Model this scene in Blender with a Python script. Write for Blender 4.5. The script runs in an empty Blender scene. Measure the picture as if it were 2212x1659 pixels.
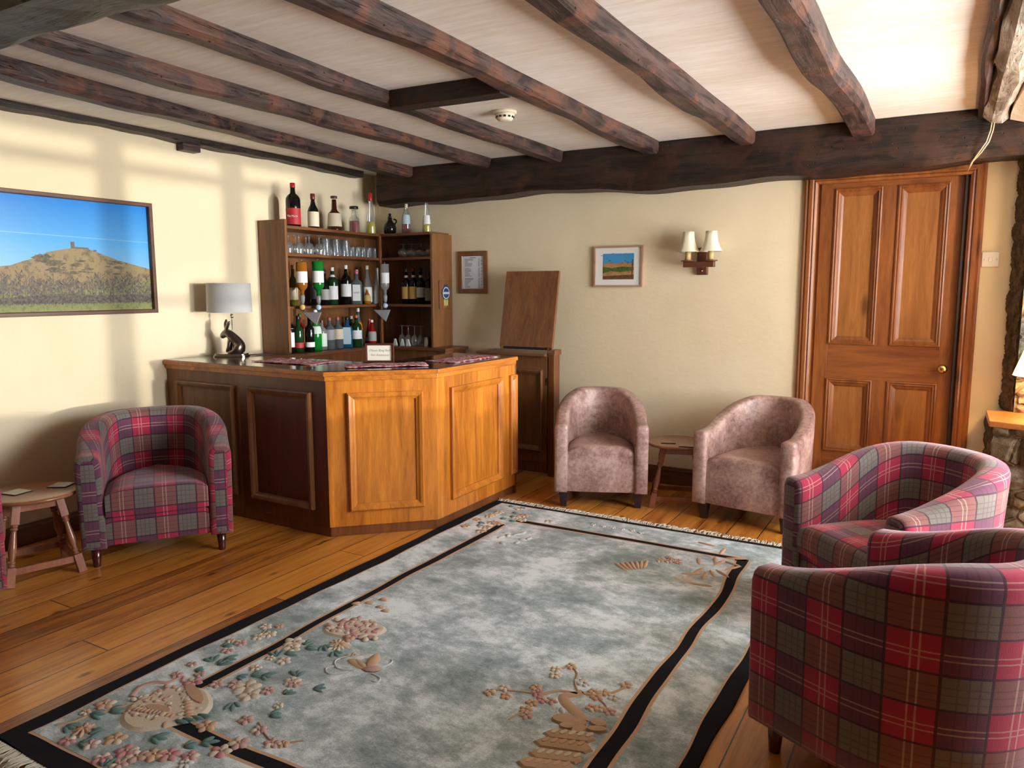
import bpy, bmesh, math, random
from mathutils import Vector, Matrix
S = bpy.context.scene
COL = S.collection
PI = math.pi
R = math.radians
# ---------------------------------------------------------------- camera
H = 1.42
YAW, PITCH, ROLL, FPX = R(30.05), R(7.26), R(-0.077), 1612.5
cam = bpy.data.cameras.new('camera'); camo = bpy.data.objects.new('camera', cam); COL.objects.link(camo)
fw = Vector((-math.sin(YAW)*math.cos(PITCH), math.cos(YAW)*math.cos(PITCH), -math.sin(PITCH)))
ri = Vector((math.cos(YAW), math.sin(YAW), 0)); up = ri.cross(fw)
ri2 = ri*math.cos(ROLL)+up*math.sin(ROLL); up2 = -ri*math.sin(ROLL)+up*math.cos(ROLL)
camo.matrix_world = Matrix(((ri2.x, up2.x, -fw.x, 0), (ri2.y, up2.y, -fw.y, 0), (ri2.z, up2.z, -fw.z, H), (0, 0, 0, 1)))
cam.sensor_width = 36; cam.lens = FPX*36/2212; cam.clip_start = 0.05
S.camera = camo
# ---------------------------------------------------------------- light
S.view_settings.view_transform = 'Standard'; S.view_settings.look = 'None'
S.view_settings.gamma = 1; S.view_settings.use_curve_mapping = False
S.view_settings.exposure = 0.95
W = bpy.data.worlds.new('sky'); S.world = W; W.use_nodes = True
bg = W.node_tree.nodes['Background']; bg.inputs[0].default_value = (0.80, 0.90, 1.0, 1); bg.inputs[1].default_value = 2.2
def lamp(name, kind, loc, direction, energy, color, **kw):
    l = bpy.data.lights.new(name, kind); l.energy = energy; l.color = color
    for k, v in kw.items(): setattr(l, k, v)
    o = bpy.data.objects.new(name, l); COL.objects.link(o); o.location = loc
    if direction: o.rotation_euler = Vector(direction).to_track_quat('-Z', 'Y').to_euler()
    return o
lamp('sun', 'SUN', (6, 3, 2), (-1, -0.06, 0.0), 1.0, (1.0, 0.94, 0.84), angle=R(0.9))
lamp('daylight_sky', 'AREA', (4.0, 3.5, 2.3), (-1, 0, -0.22), 560, (0.88, 0.94, 1.0), shape='RECTANGLE', size=4.6, size_y=2.6)
lamp('ground_bounce_fill', 'AREA', (3.6, 3.5, 0.30), (-1, 0, 0.55), 520, (1.0, 0.95, 0.88), shape='RECTANGLE', size=4.6, size_y=1.8)  # area lamp added outside to brighten the ceiling; no ground is modelled

# ---------------------------------------------------------------- helpers
class MB:
    def __init__(s): s.v = []; s.f = []; s.m = []; s.uv = []; s.sm = []; s.M = Matrix()
    def add(s, vs, fs, mi=0, uvs=None, smooth=False):
        b = len(s.v)
        s.v += [tuple(s.M @ Vector(p)) for p in vs]
        for k, f in enumerate(fs):
            s.f.append([b+i for i in f]); s.m.append(mi if isinstance(mi, int) else mi[k]); s.sm.append(smooth)
            s.uv.append(uvs[k] if uvs else None)
        return s
    def box(s, x0, x1, y0, y1, z0, z1, mi=0):
        v = [(x0,y0,z0),(x1,y0,z0),(x1,y1,z0),(x0,y1,z0),(x0,y0,z1),(x1,y0,z1),(x1,y1,z1),(x0,y1,z1)]
        return s.add(v, [(0,3,2,1),(4,5,6,7),(0,1,5,4),(1,2,6,5),(2,3,7,6),(3,0,4,7)], mi)
    def prism(s, poly, z0, z1, mi=0, mi_top=None):
        n = len(poly)
        a = sum(poly[i][0]*poly[(i+1)%n][1]-poly[(i+1)%n][0]*poly[i][1] for i in range(n))
        if a < 0: poly = poly[::-1]
        v = [(p[0],p[1],z0) for p in poly]+[(p[0],p[1],z1) for p in poly]
        f = [list(range(n))[::-1], list(range(n,2*n))]+[(i,(i+1)%n,n+(i+1)%n,n+i) for i in range(n)]
        return s.add(v, f, [mi, mi if mi_top is None else mi_top]+[mi]*n)
    def lathe(s, prof, seg=24, mi=0, smooth=True, ell=1.0, cap=True):
        v = []; f = []; ms = []
        for (r, z) in prof:
            for k in range(seg):
                a = 2*PI*k/seg; v.append((r*math.cos(a), ell*r*math.sin(a), z))
        for i in range(len(prof)-1):
            for k in range(seg):
                k2 = (k+1) % seg
                f.append((i*seg+k, i*seg+k2, (i+1)*seg+k2, (i+1)*seg+k)); ms.append(mi)
        if cap:
            f.append(tuple(range(seg))[::-1]); ms.append(mi)
            n = (len(prof)-1)*seg; f.append(tuple(range(n, n+seg))); ms.append(mi)
        return s.add(v, f, ms, smooth=smooth)
    def loft(s, rings, closed=True, caps=True, mi=0, smooth=True, uvs=None):
        n = len(rings[0]); v = [p for r in rings for p in r]; f = []; uu = []
        for i in range(len(rings)-1):
            for k in range(n if closed else n-1):
                k2 = (k+1) % n
                f.append((i*n+k, i*n+k2, (i+1)*n+k2, (i+1)*n+k))
                if uvs: uu.append([uvs[i][k], uvs[i][k+1], uvs[i+1][k+1], uvs[i+1][k]])
        if caps:
            for ids, sgn in ((list(range(n))[::-1], 0), (list(range((len(rings)-1)*n, len(rings)*n)), 1)):
                f.append(ids)
                if uvs: uu.append([(v[j][0]+v[j][1], v[j][2]) for j in ids])
        return s.add(v, f, mi, uu if uvs else None, smooth)
    def tube(s, pts, r, seg=8, mi=0):
        pts = [Vector(p) for p in pts]; rings = []
        n = len(pts); rr = r if isinstance(r, (list, tuple)) else [r]*n
        prev = None
        for i, p in enumerate(pts):
            t = (pts[min(i+1, n-1)]-pts[max(i-1, 0)]).normalized()
            a = Vector((0,0,1)) if abs(t.z) < .9 else Vector((1,0,0))
            if prev is None: u = t.cross(a).normalized()
            else: u = (prev-t*prev.dot(t)).normalized()
            prev = u; w = t.cross(u)
            rings.append([p+(u*math.cos(2*PI*k/seg)+w*math.sin(2*PI*k/seg))*rr[i] for k in range(seg)])
        return s.loft(rings, mi=mi)
    def frame(s, u0, u1, v0, v1, wd, dp, mi=0, prof=None):
        # mitred moulding lying in the local XZ plane, standing out towards -Y
        prof = prof or [(0,0),(0,dp*.75),(wd*.2,dp),(wd*.55,dp*.8),(wd*.8,dp*.45),(wd,dp*.3),(wd,0)]
        cs = [(u0,v0,1,1),(u1,v0,-1,1),(u1,v1,-1,-1),(u0,v1,1,-1)]
        rings = [[(cu+su*o, -h, cv+sv*o) for (o, h) in prof] for (cu, cv, su, sv) in cs]
        rings.append(rings[0])
        n = len(prof); v = [p for r in rings[:4] for p in r]; f = []
        for i in range(4):
            j = (i+1) % 4
            for k in range(n-1): f.append((i*n+k, j*n+k, j*n+k+1, i*n+k+1))
        return s.add(v, f, mi)
def obj(name, mb, mats, parent=None, loc=None, bevel=0, solid=0):
    me = bpy.data.meshes.new(name); me.from_pydata(mb.v, [], mb.f)
    if not isinstance(mats, (list, tuple)): mats = [mats]
    for m in mats: me.materials.append(m)
    me.polygons.foreach_set('material_index', mb.m); me.polygons.foreach_set('use_smooth', mb.sm)
    if any(u for u in mb.uv):
        l = me.uv_layers.new(name='UVMap'); i = 0
        for p, u in zip(me.polygons, mb.uv):
            for k, li in enumerate(p.loop_indices):
                l.data[li].uv = u[k] if u else (0, 0)
    me.validate(); me.update()
    bm = bmesh.new(); bm.from_mesh(me); bmesh.ops.recalc_face_normals(bm, faces=bm.faces); bm.to_mesh(me); bm.free()
    o = bpy.data.objects.new(name, me); COL.objects.link(o)
    if parent: o.parent = parent
    if loc: o.location = loc
    if bevel:
        b = o.modifiers.new('bevel', 'BEVEL'); b.width = bevel; b.segments = 2; b.limit_method = 'ANGLE'; b.angle_limit = R(40)
        me.polygons.foreach_set('use_smooth', [True]*len(me.polygons))
        e = o.modifiers.new('wn', 'WEIGHTED_NORMAL'); e.keep_sharp = True
    return o
def tag(o, label, cat, group=None):
    o['label'] = label; o['category'] = cat
    if group: o['group'] = group
    return o
def thing(name, label, cat, loc=(0,0,0), rz=0, group=None):
    o = bpy.data.objects.new(name, None); COL.objects.link(o); o.location = loc; o.rotation_euler = (0,0,rz); o.empty_display_size = .1
    return tag(o, label, cat, group)
def struct(o): o['kind'] = 'structure'; return o
def dup(root, loc, rz=0, label=None, group=None, tilt=None):
    r = root.copy(); COL.objects.link(r); r.location = loc; r.rotation_euler = tilt or (0,0,rz)
    if label: r['label'] = label
    if group: r['group'] = group
    for ch in list(root.children):
        c = ch.copy(); COL.objects.link(c); c.parent = r
        for g in ch.children:
            d = g.copy(); COL.objects.link(d); d.parent = c
    return r

# ---------------------------------------------------------------- materials
class NT:
    def __init__(s, name):
        s.m = bpy.data.materials.new(name); s.m.use_nodes = True; s.t = s.m.node_tree
        s.b = s.t.nodes['Principled BSDF']
    def n(s, kind, **kw):
        x = s.t.nodes.new(kind)
        for k, v in kw.items(): setattr(x, k, v)
        return x
    def lk(s, a, b): s.t.links.new(a, b)
    def setin(s, sock, v):
        if isinstance(v, bpy.types.NodeSocket): s.lk(v, sock)
        elif isinstance(v, (tuple, list)) and len(v) == 3 and sock.type == 'RGBA': sock.default_value = (*v, 1)
        else: sock.default_value = v
    def M(s, op, a, b=0.0, c=0.0):
        x = s.n('ShaderNodeMath', operation=op)
        for i, v in enumerate((a, b, c)): s.setin(x.inputs[i], v)
        return x.outputs[0]
    def mix(s, f, a, b, bt='MIX'):
        x = s.n('ShaderNodeMix', data_type='RGBA', blend_type=bt)
        s.setin(x.inputs[0], f); s.setin(x.inputs[6], a); s.setin(x.inputs[7], b)
        return x.outputs[2]
    def co(s, kind='Object', scale=(1,1,1), loc=(0,0,0), rot=(0,0,0)):
        t = s.n('ShaderNodeTexCoord'); mp = s.n('ShaderNodeMapping')
        s.lk(t.outputs[kind], mp.inputs[0]); mp.inputs[1].default_value = loc; mp.inputs[2].default_value = rot; mp.inputs[3].default_value = scale
        return mp.outputs[0]
    def noise(s, vec, scale=5, detail=4, rough=.55, dist=0):
        x = s.n('ShaderNodeTexNoise'); s.lk(vec, x.inputs['Vector'])
        x.inputs['Scale'].default_value = scale; x.inputs['Detail'].default_value = detail; x.inputs['Roughness'].default_value = rough; x.inputs['Distortion'].default_value = dist
        return x.outputs['Fac']
    def ramp(s, f, stops):
        x = s.n('ShaderNodeValToRGB'); e = x.color_ramp.elements
        while len(e) < len(stops): e.new(.5)
        for k, (p, c) in enumerate(stops):
            e[k].position = p; e[k].color = (*c, 1) if isinstance(c, tuple) else (c, c, c, 1)
        s.lk(f, x.inputs[0]); return x.outputs[0]
    def bump(s, h, strength=.3, dist=.01):
        x = s.n('ShaderNodeBump'); x.inputs['Strength'].default_value = strength; x.inputs['Distance'].default_value = dist
        s.lk(h, x.inputs['Height']); s.lk(x.outputs[0], s.b.inputs['Normal'])
    def done(s, color=None, rough=.5, spec=.5, metal=0, **kw):
        if color is not None: s.setin(s.b.inputs['Base Color'], color)
        s.setin(s.b.inputs['Roughness'], rough); s.b.inputs['Specular IOR Level'].default_value = spec
        s.b.inputs['Metallic'].default_value = metal
        for k, v in kw.items(): s.setin(s.b.inputs[k.replace('_', ' ')], v)
        return s.m
CACHE = {}
def flat(name, c, rough=.5, **kw):
    if name not in CACHE: CACHE[name] = NT(name).done(c, rough, **kw)
    return CACHE[name]
def wood(name, dark, light, axis='z', rough=.35, fig=1.0, coat=0.0, knots=0.0):
    t = NT(name); g = {'x': (1.2,14,14), 'y': (14,1.2,14), 'z': (14,14,1.2)}[axis]
    v = t.co('Object', g)
    n1 = t.noise(v, 1.6, 5, .6, .9*fig)
    v2 = t.co('Object', tuple(k*6 for k in g)); n2 = t.noise(v2, 2.0, 3, .6)
    g3 = {'x': (.6,5,5), 'y': (5,.6,5), 'z': (5,5,.6)}[axis]
    n3 = t.noise(t.co('Object', g3), 1.3, 2, .5, .3)
    f = t.M('ADD', t.M('MULTIPLY', n1, .55), t.M('ADD', t.M('MULTIPLY', n2, .25), t.M('MULTIPLY', n3, .3)))
    f = t.ramp(f, [(.38, 0.0), (.72, 1.0)])
    c = t.mix(f, dark, light)
    if knots:
        kx = t.n('ShaderNodeTexVoronoi'); kv = {'x': (1.6,6,6), 'y': (6,1.6,6), 'z': (5,5,1.7)}[axis]
        t.lk(t.co('Object', kv), kx.inputs['Vector']); kx.inputs['Scale'].default_value = 1.0
        k = t.ramp(kx.outputs['Distance'], [(.04, 1.0), (.16, 0.0)])
        c = t.mix(t.M('MULTIPLY', k, knots), c, tuple(a*.35 for a in dark))
    t.bump(n2, .12, .002)
    return t.done(c, rough, Coat_Weight=coat, Coat_Roughness=.15)
M_oak = wood('oak_veneer', (.28,.07,.007), (.72,.26,.030), 'z', .32, coat=.25)
M_oakx = wood('oak_crosswise', (.28,.07,.007), (.72,.26,.030), 'x', .32, coat=.25)
M_oaky = wood('oak_lengthwise', (.28,.07,.007), (.72,.26,.030), 'y', .32, coat=.25)
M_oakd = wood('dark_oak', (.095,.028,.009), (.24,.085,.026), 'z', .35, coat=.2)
M_shadeboard = wood('shaded_red_brown_board', (.060,.016,.007), (.15,.040,.016), 'z', .3, coat=.3)  # red-brown board tone with the shade of the bar's left face mixed in
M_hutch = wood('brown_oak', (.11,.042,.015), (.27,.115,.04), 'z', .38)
M_hutchy = wood('brown_oak_shelf', (.10,.034,.013), (.22,.085,.032), 'y', .35)
M_hutchx = wood('brown_oak_shelf_cross', (.10,.034,.013), (.22,.085,.032), 'x', .35)
M_pine = wood('varnished_pine', (.13,.034,.008), (.34,.115,.024), 'z', .42, .9, coat=.12, knots=.9)
M_pinex = wood('varnished_pine_rail', (.13,.034,.008), (.33,.11,.024), 'x', .42, .9, coat=.12, knots=.9)
M_pinep = wood('pale_pine_panel', (.22,.075,.016), (.43,.175,.042), 'z', .42, 1.0, coat=.1, knots=.8)
M_bartop = wood('dark_polished_bar_top', (.02,.009,.005), (.055,.024,.012), 'x', .12, coat=.6)
M_table = wood('mahogany_table_top', (.18,.06,.022), (.36,.15,.06), 'y', .28, coat=.3)
M_leg = wood('red_brown_turned_wood', (.22,.075,.04), (.40,.17,.10), 'z', .28, coat=.4)
M_skirt = wood('skirting_wood', (.10,.045,.02), (.22,.11,.05), 'x', .45)
M_legdark = flat('dark_mahogany_leg', (.06,.012,.010), .18, Coat_Weight=.5)
M_legblack = flat('black_brown_leg', (.022,.014,.018), .3)
M_gold = flat('brass', (.72,.47,.16), .25, metal=1)
M_steel = flat('steel', (.62,.60,.58), .28, metal=1)
M_bronze = flat('antiqued_pewter', (.20,.17,.14), .30, metal=1)
M_black = flat('black_plastic', (.012,.012,.014), .35)
M_white = flat('white_plastic', (.82,.81,.78), .35)
M_paper = flat('paper', (.80,.82,.86), .8)
M_cream = flat('cream_card', (.82,.79,.68), .8)
M_ink = flat('ink', (.08,.08,.10), .8)

def plaster(name, a, b, bs=.25):
    t = NT(name); v = t.co('Object'); n = t.noise(v, 1.3, 4, .55); n2 = t.noise(v, 30, 4, .6)
    t.bump(t.M('ADD', t.M('MULTIPLY', t.noise(v, 3, 3), 3.0), n2), bs, .006)
    return t.done(t.mix(t.ramp(n, [(.35, 0.0), (.65, 1.0)]), a, b), .85, .25)
M_wall = plaster('cream_painted_plaster', (.75,.645,.44), (.81,.70,.50), .3)
def ceiling_mat():
    t = NT('brushed_ceiling_paint'); v = t.co('Object', (1,9,1), rot=(0,0,R(8)))
    n = t.noise(v, 4, 5, .7, .3); w = t.noise(t.co('Object'), 1.6, 3, .5)
    n2 = t.noise(t.co('Object', (3,60,1), rot=(0,0,R(8))), 3, 3, .6)
    f = t.M('ADD', t.M('MULTIPLY', n, .45), t.M('ADD', t.M('MULTIPLY', w, .4), t.M('MULTIPLY', n2, .2)))
    t.bump(n2, .15, .003)
    return t.done(t.mix(t.ramp(f, [(.42, 0.0), (.64, 1.0)]), (.74,.69,.61), (.92,.90,.88)), .65, .4)
M_ceil = ceiling_mat()
def beam_mat(name, dark, mid, red, k=.55, ax='y'):
    t = NT(name); sc = {'y': (9,1.5,9), 'x': (1.5,9,9)}[ax]; sf = {'y': (60,3,60), 'x': (3,60,60)}[ax]
    n = t.noise(t.co('Object', sc), 2.2, 6, .65, .6); p = t.noise(t.co('Object'), 4.0, 5, .7, .6); q = t.noise(t.co('Object', sf), 1.2, 4, .7, .8)
    c = t.mix(t.ramp(n, [(.38, 0.0), (.62, 1.0)]), dark, mid)
    c = t.mix(t.M('MULTIPLY', t.ramp(p, [(.50, 0.0), (.60, 1.0)]), k), c, red)
    crack = t.ramp(q, [(.30, 1.0), (.40, 0.0)])
    c = t.mix(t.M('MULTIPLY', crack, .75), c, (.006,.004,.003))
    vo = t.n('ShaderNodeTexVoronoi'); t.lk(t.co('Object', (22,16,22)), vo.inputs['Vector']); vo.inputs['Scale'].default_value = 1
    holes = t.ramp(vo.outputs['Distance'], [(.05, 1.0), (.11, 0.0)])
    c = t.mix(t.M('MULTIPLY', holes, .7), c, (.008,.005,.004))
    t.bump(t.M('SUBTRACT', t.M('SUBTRACT', n, holes), crack), .7, .014)
    return t.done(c, .5, .45)
M_joist = beam_mat('stained_joist_timber', (.016,.009,.009), (.085,.050,.044), (.145,.058,.034), .75)
M_beam = beam_mat('old_dark_beam', (.007,.004,.003), (.034,.016,.010), (.060,.022,.011), .6, 'x')
M_rough = beam_mat('rough_grey_beam', (.015,.013,.009), (.075,.068,.048), (.11,.12,.08), .6, 'x')
M_pale = beam_mat('limewashed_timber', (.16,.12,.085), (.38,.33,.27), (.48,.46,.42), .6)

def floor_mat():
    t = NT('pine_floorboards'); tc = t.n('ShaderNodeTexCoord'); sp = t.n('ShaderNodeSeparateXYZ'); t.lk(tc.outputs['Object'], sp.inputs[0])
    x, y = sp.outputs[0], sp.outputs[1]
    xs = t.M('DIVIDE', t.M('ADD', x, 20.04), .176); idx = t.M('FLOOR', xs); fr = t.M('FRACT', xs)
    wn = t.n('ShaderNodeTexWhiteNoise', noise_dimensions='1D'); t.lk(idx, wn.inputs['W'])
    rnd = wn.outputs[0]
    yy = t.M('ADD', y, t.M('MULTIPLY', rnd, 37.0))
    seg = t.M('DIVIDE', yy, 2.7); sfr = t.M('FRACT', seg)
    wn2 = t.n('ShaderNodeTexWhiteNoise', noise_dimensions='2D'); cb = t.n('ShaderNodeCombineXYZ'); t.lk(idx, cb.inputs[0]); t.lk(t.M('FLOOR', seg), cb.inputs[1]); t.lk(cb.outputs[0], wn2.inputs['Vector'])
    r2 = wn2.outputs[0]
    cv = t.n('ShaderNodeCombineXYZ'); t.lk(t.M('MULTIPLY', x, 11.0), cv.inputs[0]); t.lk(t.M('MULTIPLY', yy, .9), cv.inputs[1]); t.lk(t.M('MULTIPLY', idx, 3.7), cv.inputs[2])
    g1 = t.noise(cv.outputs[0], 1.7, 6, .62, 1.1)
    cv2 = t.n('ShaderNodeCombineXYZ'); t.lk(t.M('MULTIPLY', x, 80.0), cv2.inputs[0]); t.lk(t.M('MULTIPLY', yy, 4.0), cv2.inputs[1]); t.lk(idx, cv2.inputs[2])
    g2 = t.noise(cv2.outputs[0], 1.0, 3, .6)
    f = t.M('ADD', t.M('MULTIPLY', g1, .6), t.M('ADD', t.M('MULTIPLY', g2, .2), t.M('MULTIPLY', r2, .22)))
    c = t.ramp(f, [(.32, (.17,.048,.007)), (.46, (.46,.16,.022)), (.64, (.72,.31,.055))])
    kv = t.n('ShaderNodeCombineXYZ'); t.lk(t.M('MULTIPLY', x, 9.0), kv.inputs[0]); t.lk(t.M('MULTIPLY', yy, 4.2), kv.inputs[1]); t.lk(idx, kv.inputs[2])
    vo = t.n('ShaderNodeTexVoronoi'); t.lk(kv.outputs[0], vo.inputs['Vector']); vo.inputs['Scale'].default_value = 1.0
    kn = t.ramp(vo.outputs['Distance'], [(.05, 1.0), (.17, 0.0)])
    c = t.mix(t.M('MULTIPLY', kn, .8), c, (.045,.012,.004))
    gap = t.M('MAXIMUM', t.M('LESS_THAN', fr, .030), t.M('LESS_THAN', sfr, .0018))
    c = t.mix(gap, c, (.016,.006,.003))
    t.bump(t.M('SUBTRACT', t.M('MULTIPLY', g1, .25), gap), .5, .004)
    return t.done(c, t.M('ADD', .22, t.M('MULTIPLY', g2, .22)), .5, Coat_Weight=.25, Coat_Roughness=.18)
M_floor = floor_mat()

def plaid_mat():
    t = NT('tartan_wool'); tc = t.n('ShaderNodeTexCoord'); sp = t.n('ShaderNodeSeparateXYZ'); t.lk(tc.outputs['UV'], sp.inputs[0])
    P = .20
    def axis(a, off):
        s = t.M('FRACT', t.M('DIVIDE', t.M('ADD', a, 10+off), P))
        wide = t.M('LESS_THAN', s, .55)
        def line(c, w): return t.M('LESS_THAN', t.M('ABSOLUTE', t.M('SUBTRACT', s, c)), w)
        edge = t.M('MAXIMUM', t.M('MAXIMUM', line(.02, .016), line(.55, .015)), 0)
        pale = t.M('MAXIMUM', line(.22, .010), line(.30, .010))
        thin = t.M('MAXIMUM', t.M('MAXIMUM', line(.66, .010), line(.76, .010)), line(.86, .010))
        return wide, edge, pale, thin
    wu, eu, pu, tu = axis(sp.outputs[0], 0.0); wv, ev, pv, tv = axis(sp.outputs[1], .05)
    red, plum, dusty, grey = (.37,.020,.060), (.120,.036,.072), (.205,.078,.070), (.150,.132,.112)
    c = t.mix(wv, t.mix(wu, grey, dusty), t.mix(wu, plum, red))
    th = t.M('MAXIMUM', tu, tv); pl = t.M('MAXIMUM', pu, pv); ed = t.M('MAXIMUM', eu, ev)
    c = t.mix(t.M('MULTIPLY', th, .40), c, (.03,.02,.03))
    c = t.mix(t.M('MULTIPLY', pl, .38), c, (.62,.50,.38))
    c = t.mix(t.M('MULTIPLY', ed, .85), c, (.022,.016,.026))
    n = t.noise(t.co('UV', (1,1,1)), 420, 2, .6); n2 = t.noise(t.co('UV'), 90, 3, .7)
    c = t.mix(t.M('MULTIPLY', n2, .45), c, t.mix(.5, c, (.05,.04,.045)))
    t.bump(n, .35, .002)
    return t.done(c, .9, .2, Sheen_Weight=.35, Sheen_Roughness=.5, Sheen_Tint=(1.0,.75,.8))
M_plaid = plaid_mat()
def suede_mat():
    t = NT('mottled_brown_leather'); v = t.co('Object'); n = t.noise(v, 5, 5, .65, .4); n2 = t.noise(v, 42, 5, .75)
    f = t.M('ADD', t.M('MULTIPLY', n, .55), t.M('MULTIPLY', n2, .45))
    c = t.ramp(f, [(.38, (.15,.078,.066)), (.48, (.32,.19,.165)), (.60, (.50,.34,.30))])
    sp_ = t.noise(v, 75, 4, .8); c = t.mix(t.M('MULTIPLY', t.ramp(sp_, [(.30, 1.0), (.42, 0.0)]), .6), c, (.11,.05,.045))
    t.bump(n2, .12, .003)
    return t.done(c, t.ramp(n, [(.35, .30), (.65, .52)]), .5)
M_suede = suede_mat()
def stone_mat():
    t = NT('rubble_stone'); v = t.co('Object'); vo = t.n('ShaderNodeTexVoronoi', feature='F1'); t.lk(t.co('Object', (5,5,9)), vo.inputs['Vector']); vo.inputs['Scale'].default_value = 1
    vd = t.n('ShaderNodeTexVoronoi', feature='DISTANCE_TO_EDGE'); t.lk(t.co('Object', (5,5,9)), vd.inputs['Vector']); vd.inputs['Scale'].default_value = 1
    sx = t.n('ShaderNodeSeparateColor'); t.lk(vo.outputs['Color'], sx.inputs[0])
    c = t.ramp(sx.outputs[0], [(.15, (.12,.085,.05)), (.45, (.30,.22,.13)), (.7, (.42,.33,.20)), (.9, (.17,.19,.20))])
    n = t.noise(v, 22, 6, .7); c = t.mix(t.ramp(n, [(.4, .0), (.7, .7)]), c, (.10,.07,.045))
    m = t.ramp(vd.outputs['Distance'], [(.02, 1.0), (.07, 0.0)]); c = t.mix(m, c, (.17,.125,.08))
    t.bump(t.M('SUBTRACT', n, m), .8, .03)
    return t.done(c, .9, .2)
M_stone = stone_mat()
def mortar_mat():
    t = NT('rough_brown_mortar'); n = t.noise(t.co('Object'), 14, 7, .75); t.bump(n, 1.0, .04)
    return t.done(t.ramp(n, [(.35, (.07,.045,.025)), (.5, (.17,.12,.07)), (.65, (.30,.23,.14))]), .95, .15)
M_mortar = mortar_mat()
def rug_mat():
    t = NT('abrash_teal_pile'); v = t.co('Object'); n = t.noise(v, 2.6, 8, .72, .25); n2 = t.noise(t.co('Object', (1,1.6,1), rot=(0,0,.5)), 10, 6, .8); n3 = t.noise(v, 160, 2, .6)
    f = t.M('ADD', t.M('MULTIPLY', n, .6), t.M('ADD', t.M('MULTIPLY', n2, .3), t.M('MULTIPLY', n3, .1)))
    c = t.ramp(f, [(.41, (.18,.235,.24)), (.49, (.36,.435,.46)), (.57, (.70,.78,.83))])
    t.bump(t.M('ADD', n3, n2), .4, .004)
    return t.done(c, .95, .15, Sheen_Weight=.25, Sheen_Roughness=.4)
M_rug = rug_mat()
def pile(name, c):
    t = NT(name); n = t.noise(t.co('Object'), 150, 3, .7); n2 = t.noise(t.co('Object'), 14, 3, .6)
    t.bump(n, .5, .003)
    return t.done(t.mix(t.M('MULTIPLY', n2, .6), c, tuple(k*.6 for k in c)), .95, .15)
M_rblack = pile('black_pile', (.012,.012,.016)); M_rpink = pile('pink_pile', (.56,.37,.34)); M_rpeach = pile('peach_pile', (.60,.40,.27))
M_rcream = pile('cream_pile', (.66,.58,.47)); M_rgreen = pile('green_pile', (.15,.25,.24)); M_rrose = pile('rose_pile', (.56,.28,.30)); M_rtan = pile('tan_pile', (.52,.35,.23))
M_rwhite = pile('white_pile', (.62,.66,.66))
M_fringe = pile('cream_fringe_cotton', (.62,.58,.48))
def glass(name, c, tr=1.0, rough=.03, ior=1.45):
    if name in CACHE: return CACHE[name]
    CACHE[name] = NT(name).done(c, rough, .5, Transmission_Weight=tr, IOR=ior); return CACHE[name]
M_clear = glass('clear_glass', (.93,.96,.97))
def thin_glass():
    t = NT('window_pane'); out = t.t.nodes['Material Output']; tr = t.n('ShaderNodeBsdfTransparent'); gl = t.n('ShaderNodeBsdfGlossy'); gl.inputs['Roughness'].default_value = .02
    mx = t.n('ShaderNodeMixShader'); mx.inputs[0].default_value = .05
    t.lk(tr.outputs[0], mx.inputs[1]); t.lk(gl.outputs[0], mx.inputs[2]); t.lk(mx.outputs[0], out.inputs[0]); return t.m
M_pane = thin_glass()
def tumbler_glass():
    t = NT('thin_clear_tumbler_glass'); out = t.t.nodes['Material Output']; tr = t.n('ShaderNodeBsdfTransparent'); tr.inputs[0].default_value = (.92,.95,.96,1)
    gl = t.n('ShaderNodeBsdfGlossy'); gl.inputs['Roughness'].default_value = .08
    lw = t.n('ShaderNodeLayerWeight'); lw.inputs['Blend'].default_value = .35
    df = t.n('ShaderNodeBsdfDiffuse'); df.inputs[0].default_value = (.75,.82,.86,1)
    m1 = t.n('ShaderNodeMixShader'); t.lk(t.M('ADD', t.M('MULTIPLY', lw.outputs['Facing'], .8), .08), m1.inputs[0]); t.lk(tr.outputs[0], m1.inputs[1]); t.lk(gl.outputs[0], m1.inputs[2])
    m2 = t.n('ShaderNodeMixShader'); m2.inputs[0].default_value = .07; t.lk(m1.outputs[0], m2.inputs[1]); t.lk(df.outputs[0], m2.inputs[2])
    t.lk(m2.outputs[0], out.inputs[0]); return t.m
M_tumbler = tumbler_glass()

# ---------------------------------------------------------------- room shell
XL, YB, XR, YR, ZC = -4.4, 5.2, 1.7, -4.6, 2.4
struct(obj('floor', MB().box(XL-.1, XR+.1, YR-.1, YB+.1, -.1, 0), M_floor))
struct(obj('ceiling', MB().box(XL-.1, XR+.1, YR-.1, YB+.1, ZC, ZC+.1), M_ceil))
struct(obj('wall_left', MB().box(XL-.15, XL, YR-.1, YB+.1, 0, ZC), M_wall))
mb = MB(); mb.box(XL, -.76, YB, YB+.25, 0, ZC); mb.box(.09, XR+.1, YB, YB+.25, 0, ZC); mb.box(-.76, .09, YB, YB+.25, 2.10, ZC); mb.box(-.76, .09, YB+.12, YB+.25, 0, 2.10)
struct(obj('wall_back', mb, M_wall))
struct(obj('wall_rear', MB().box(XL, XR+.1, YR-.2, YR, 0, ZC), M_wall))
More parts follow.
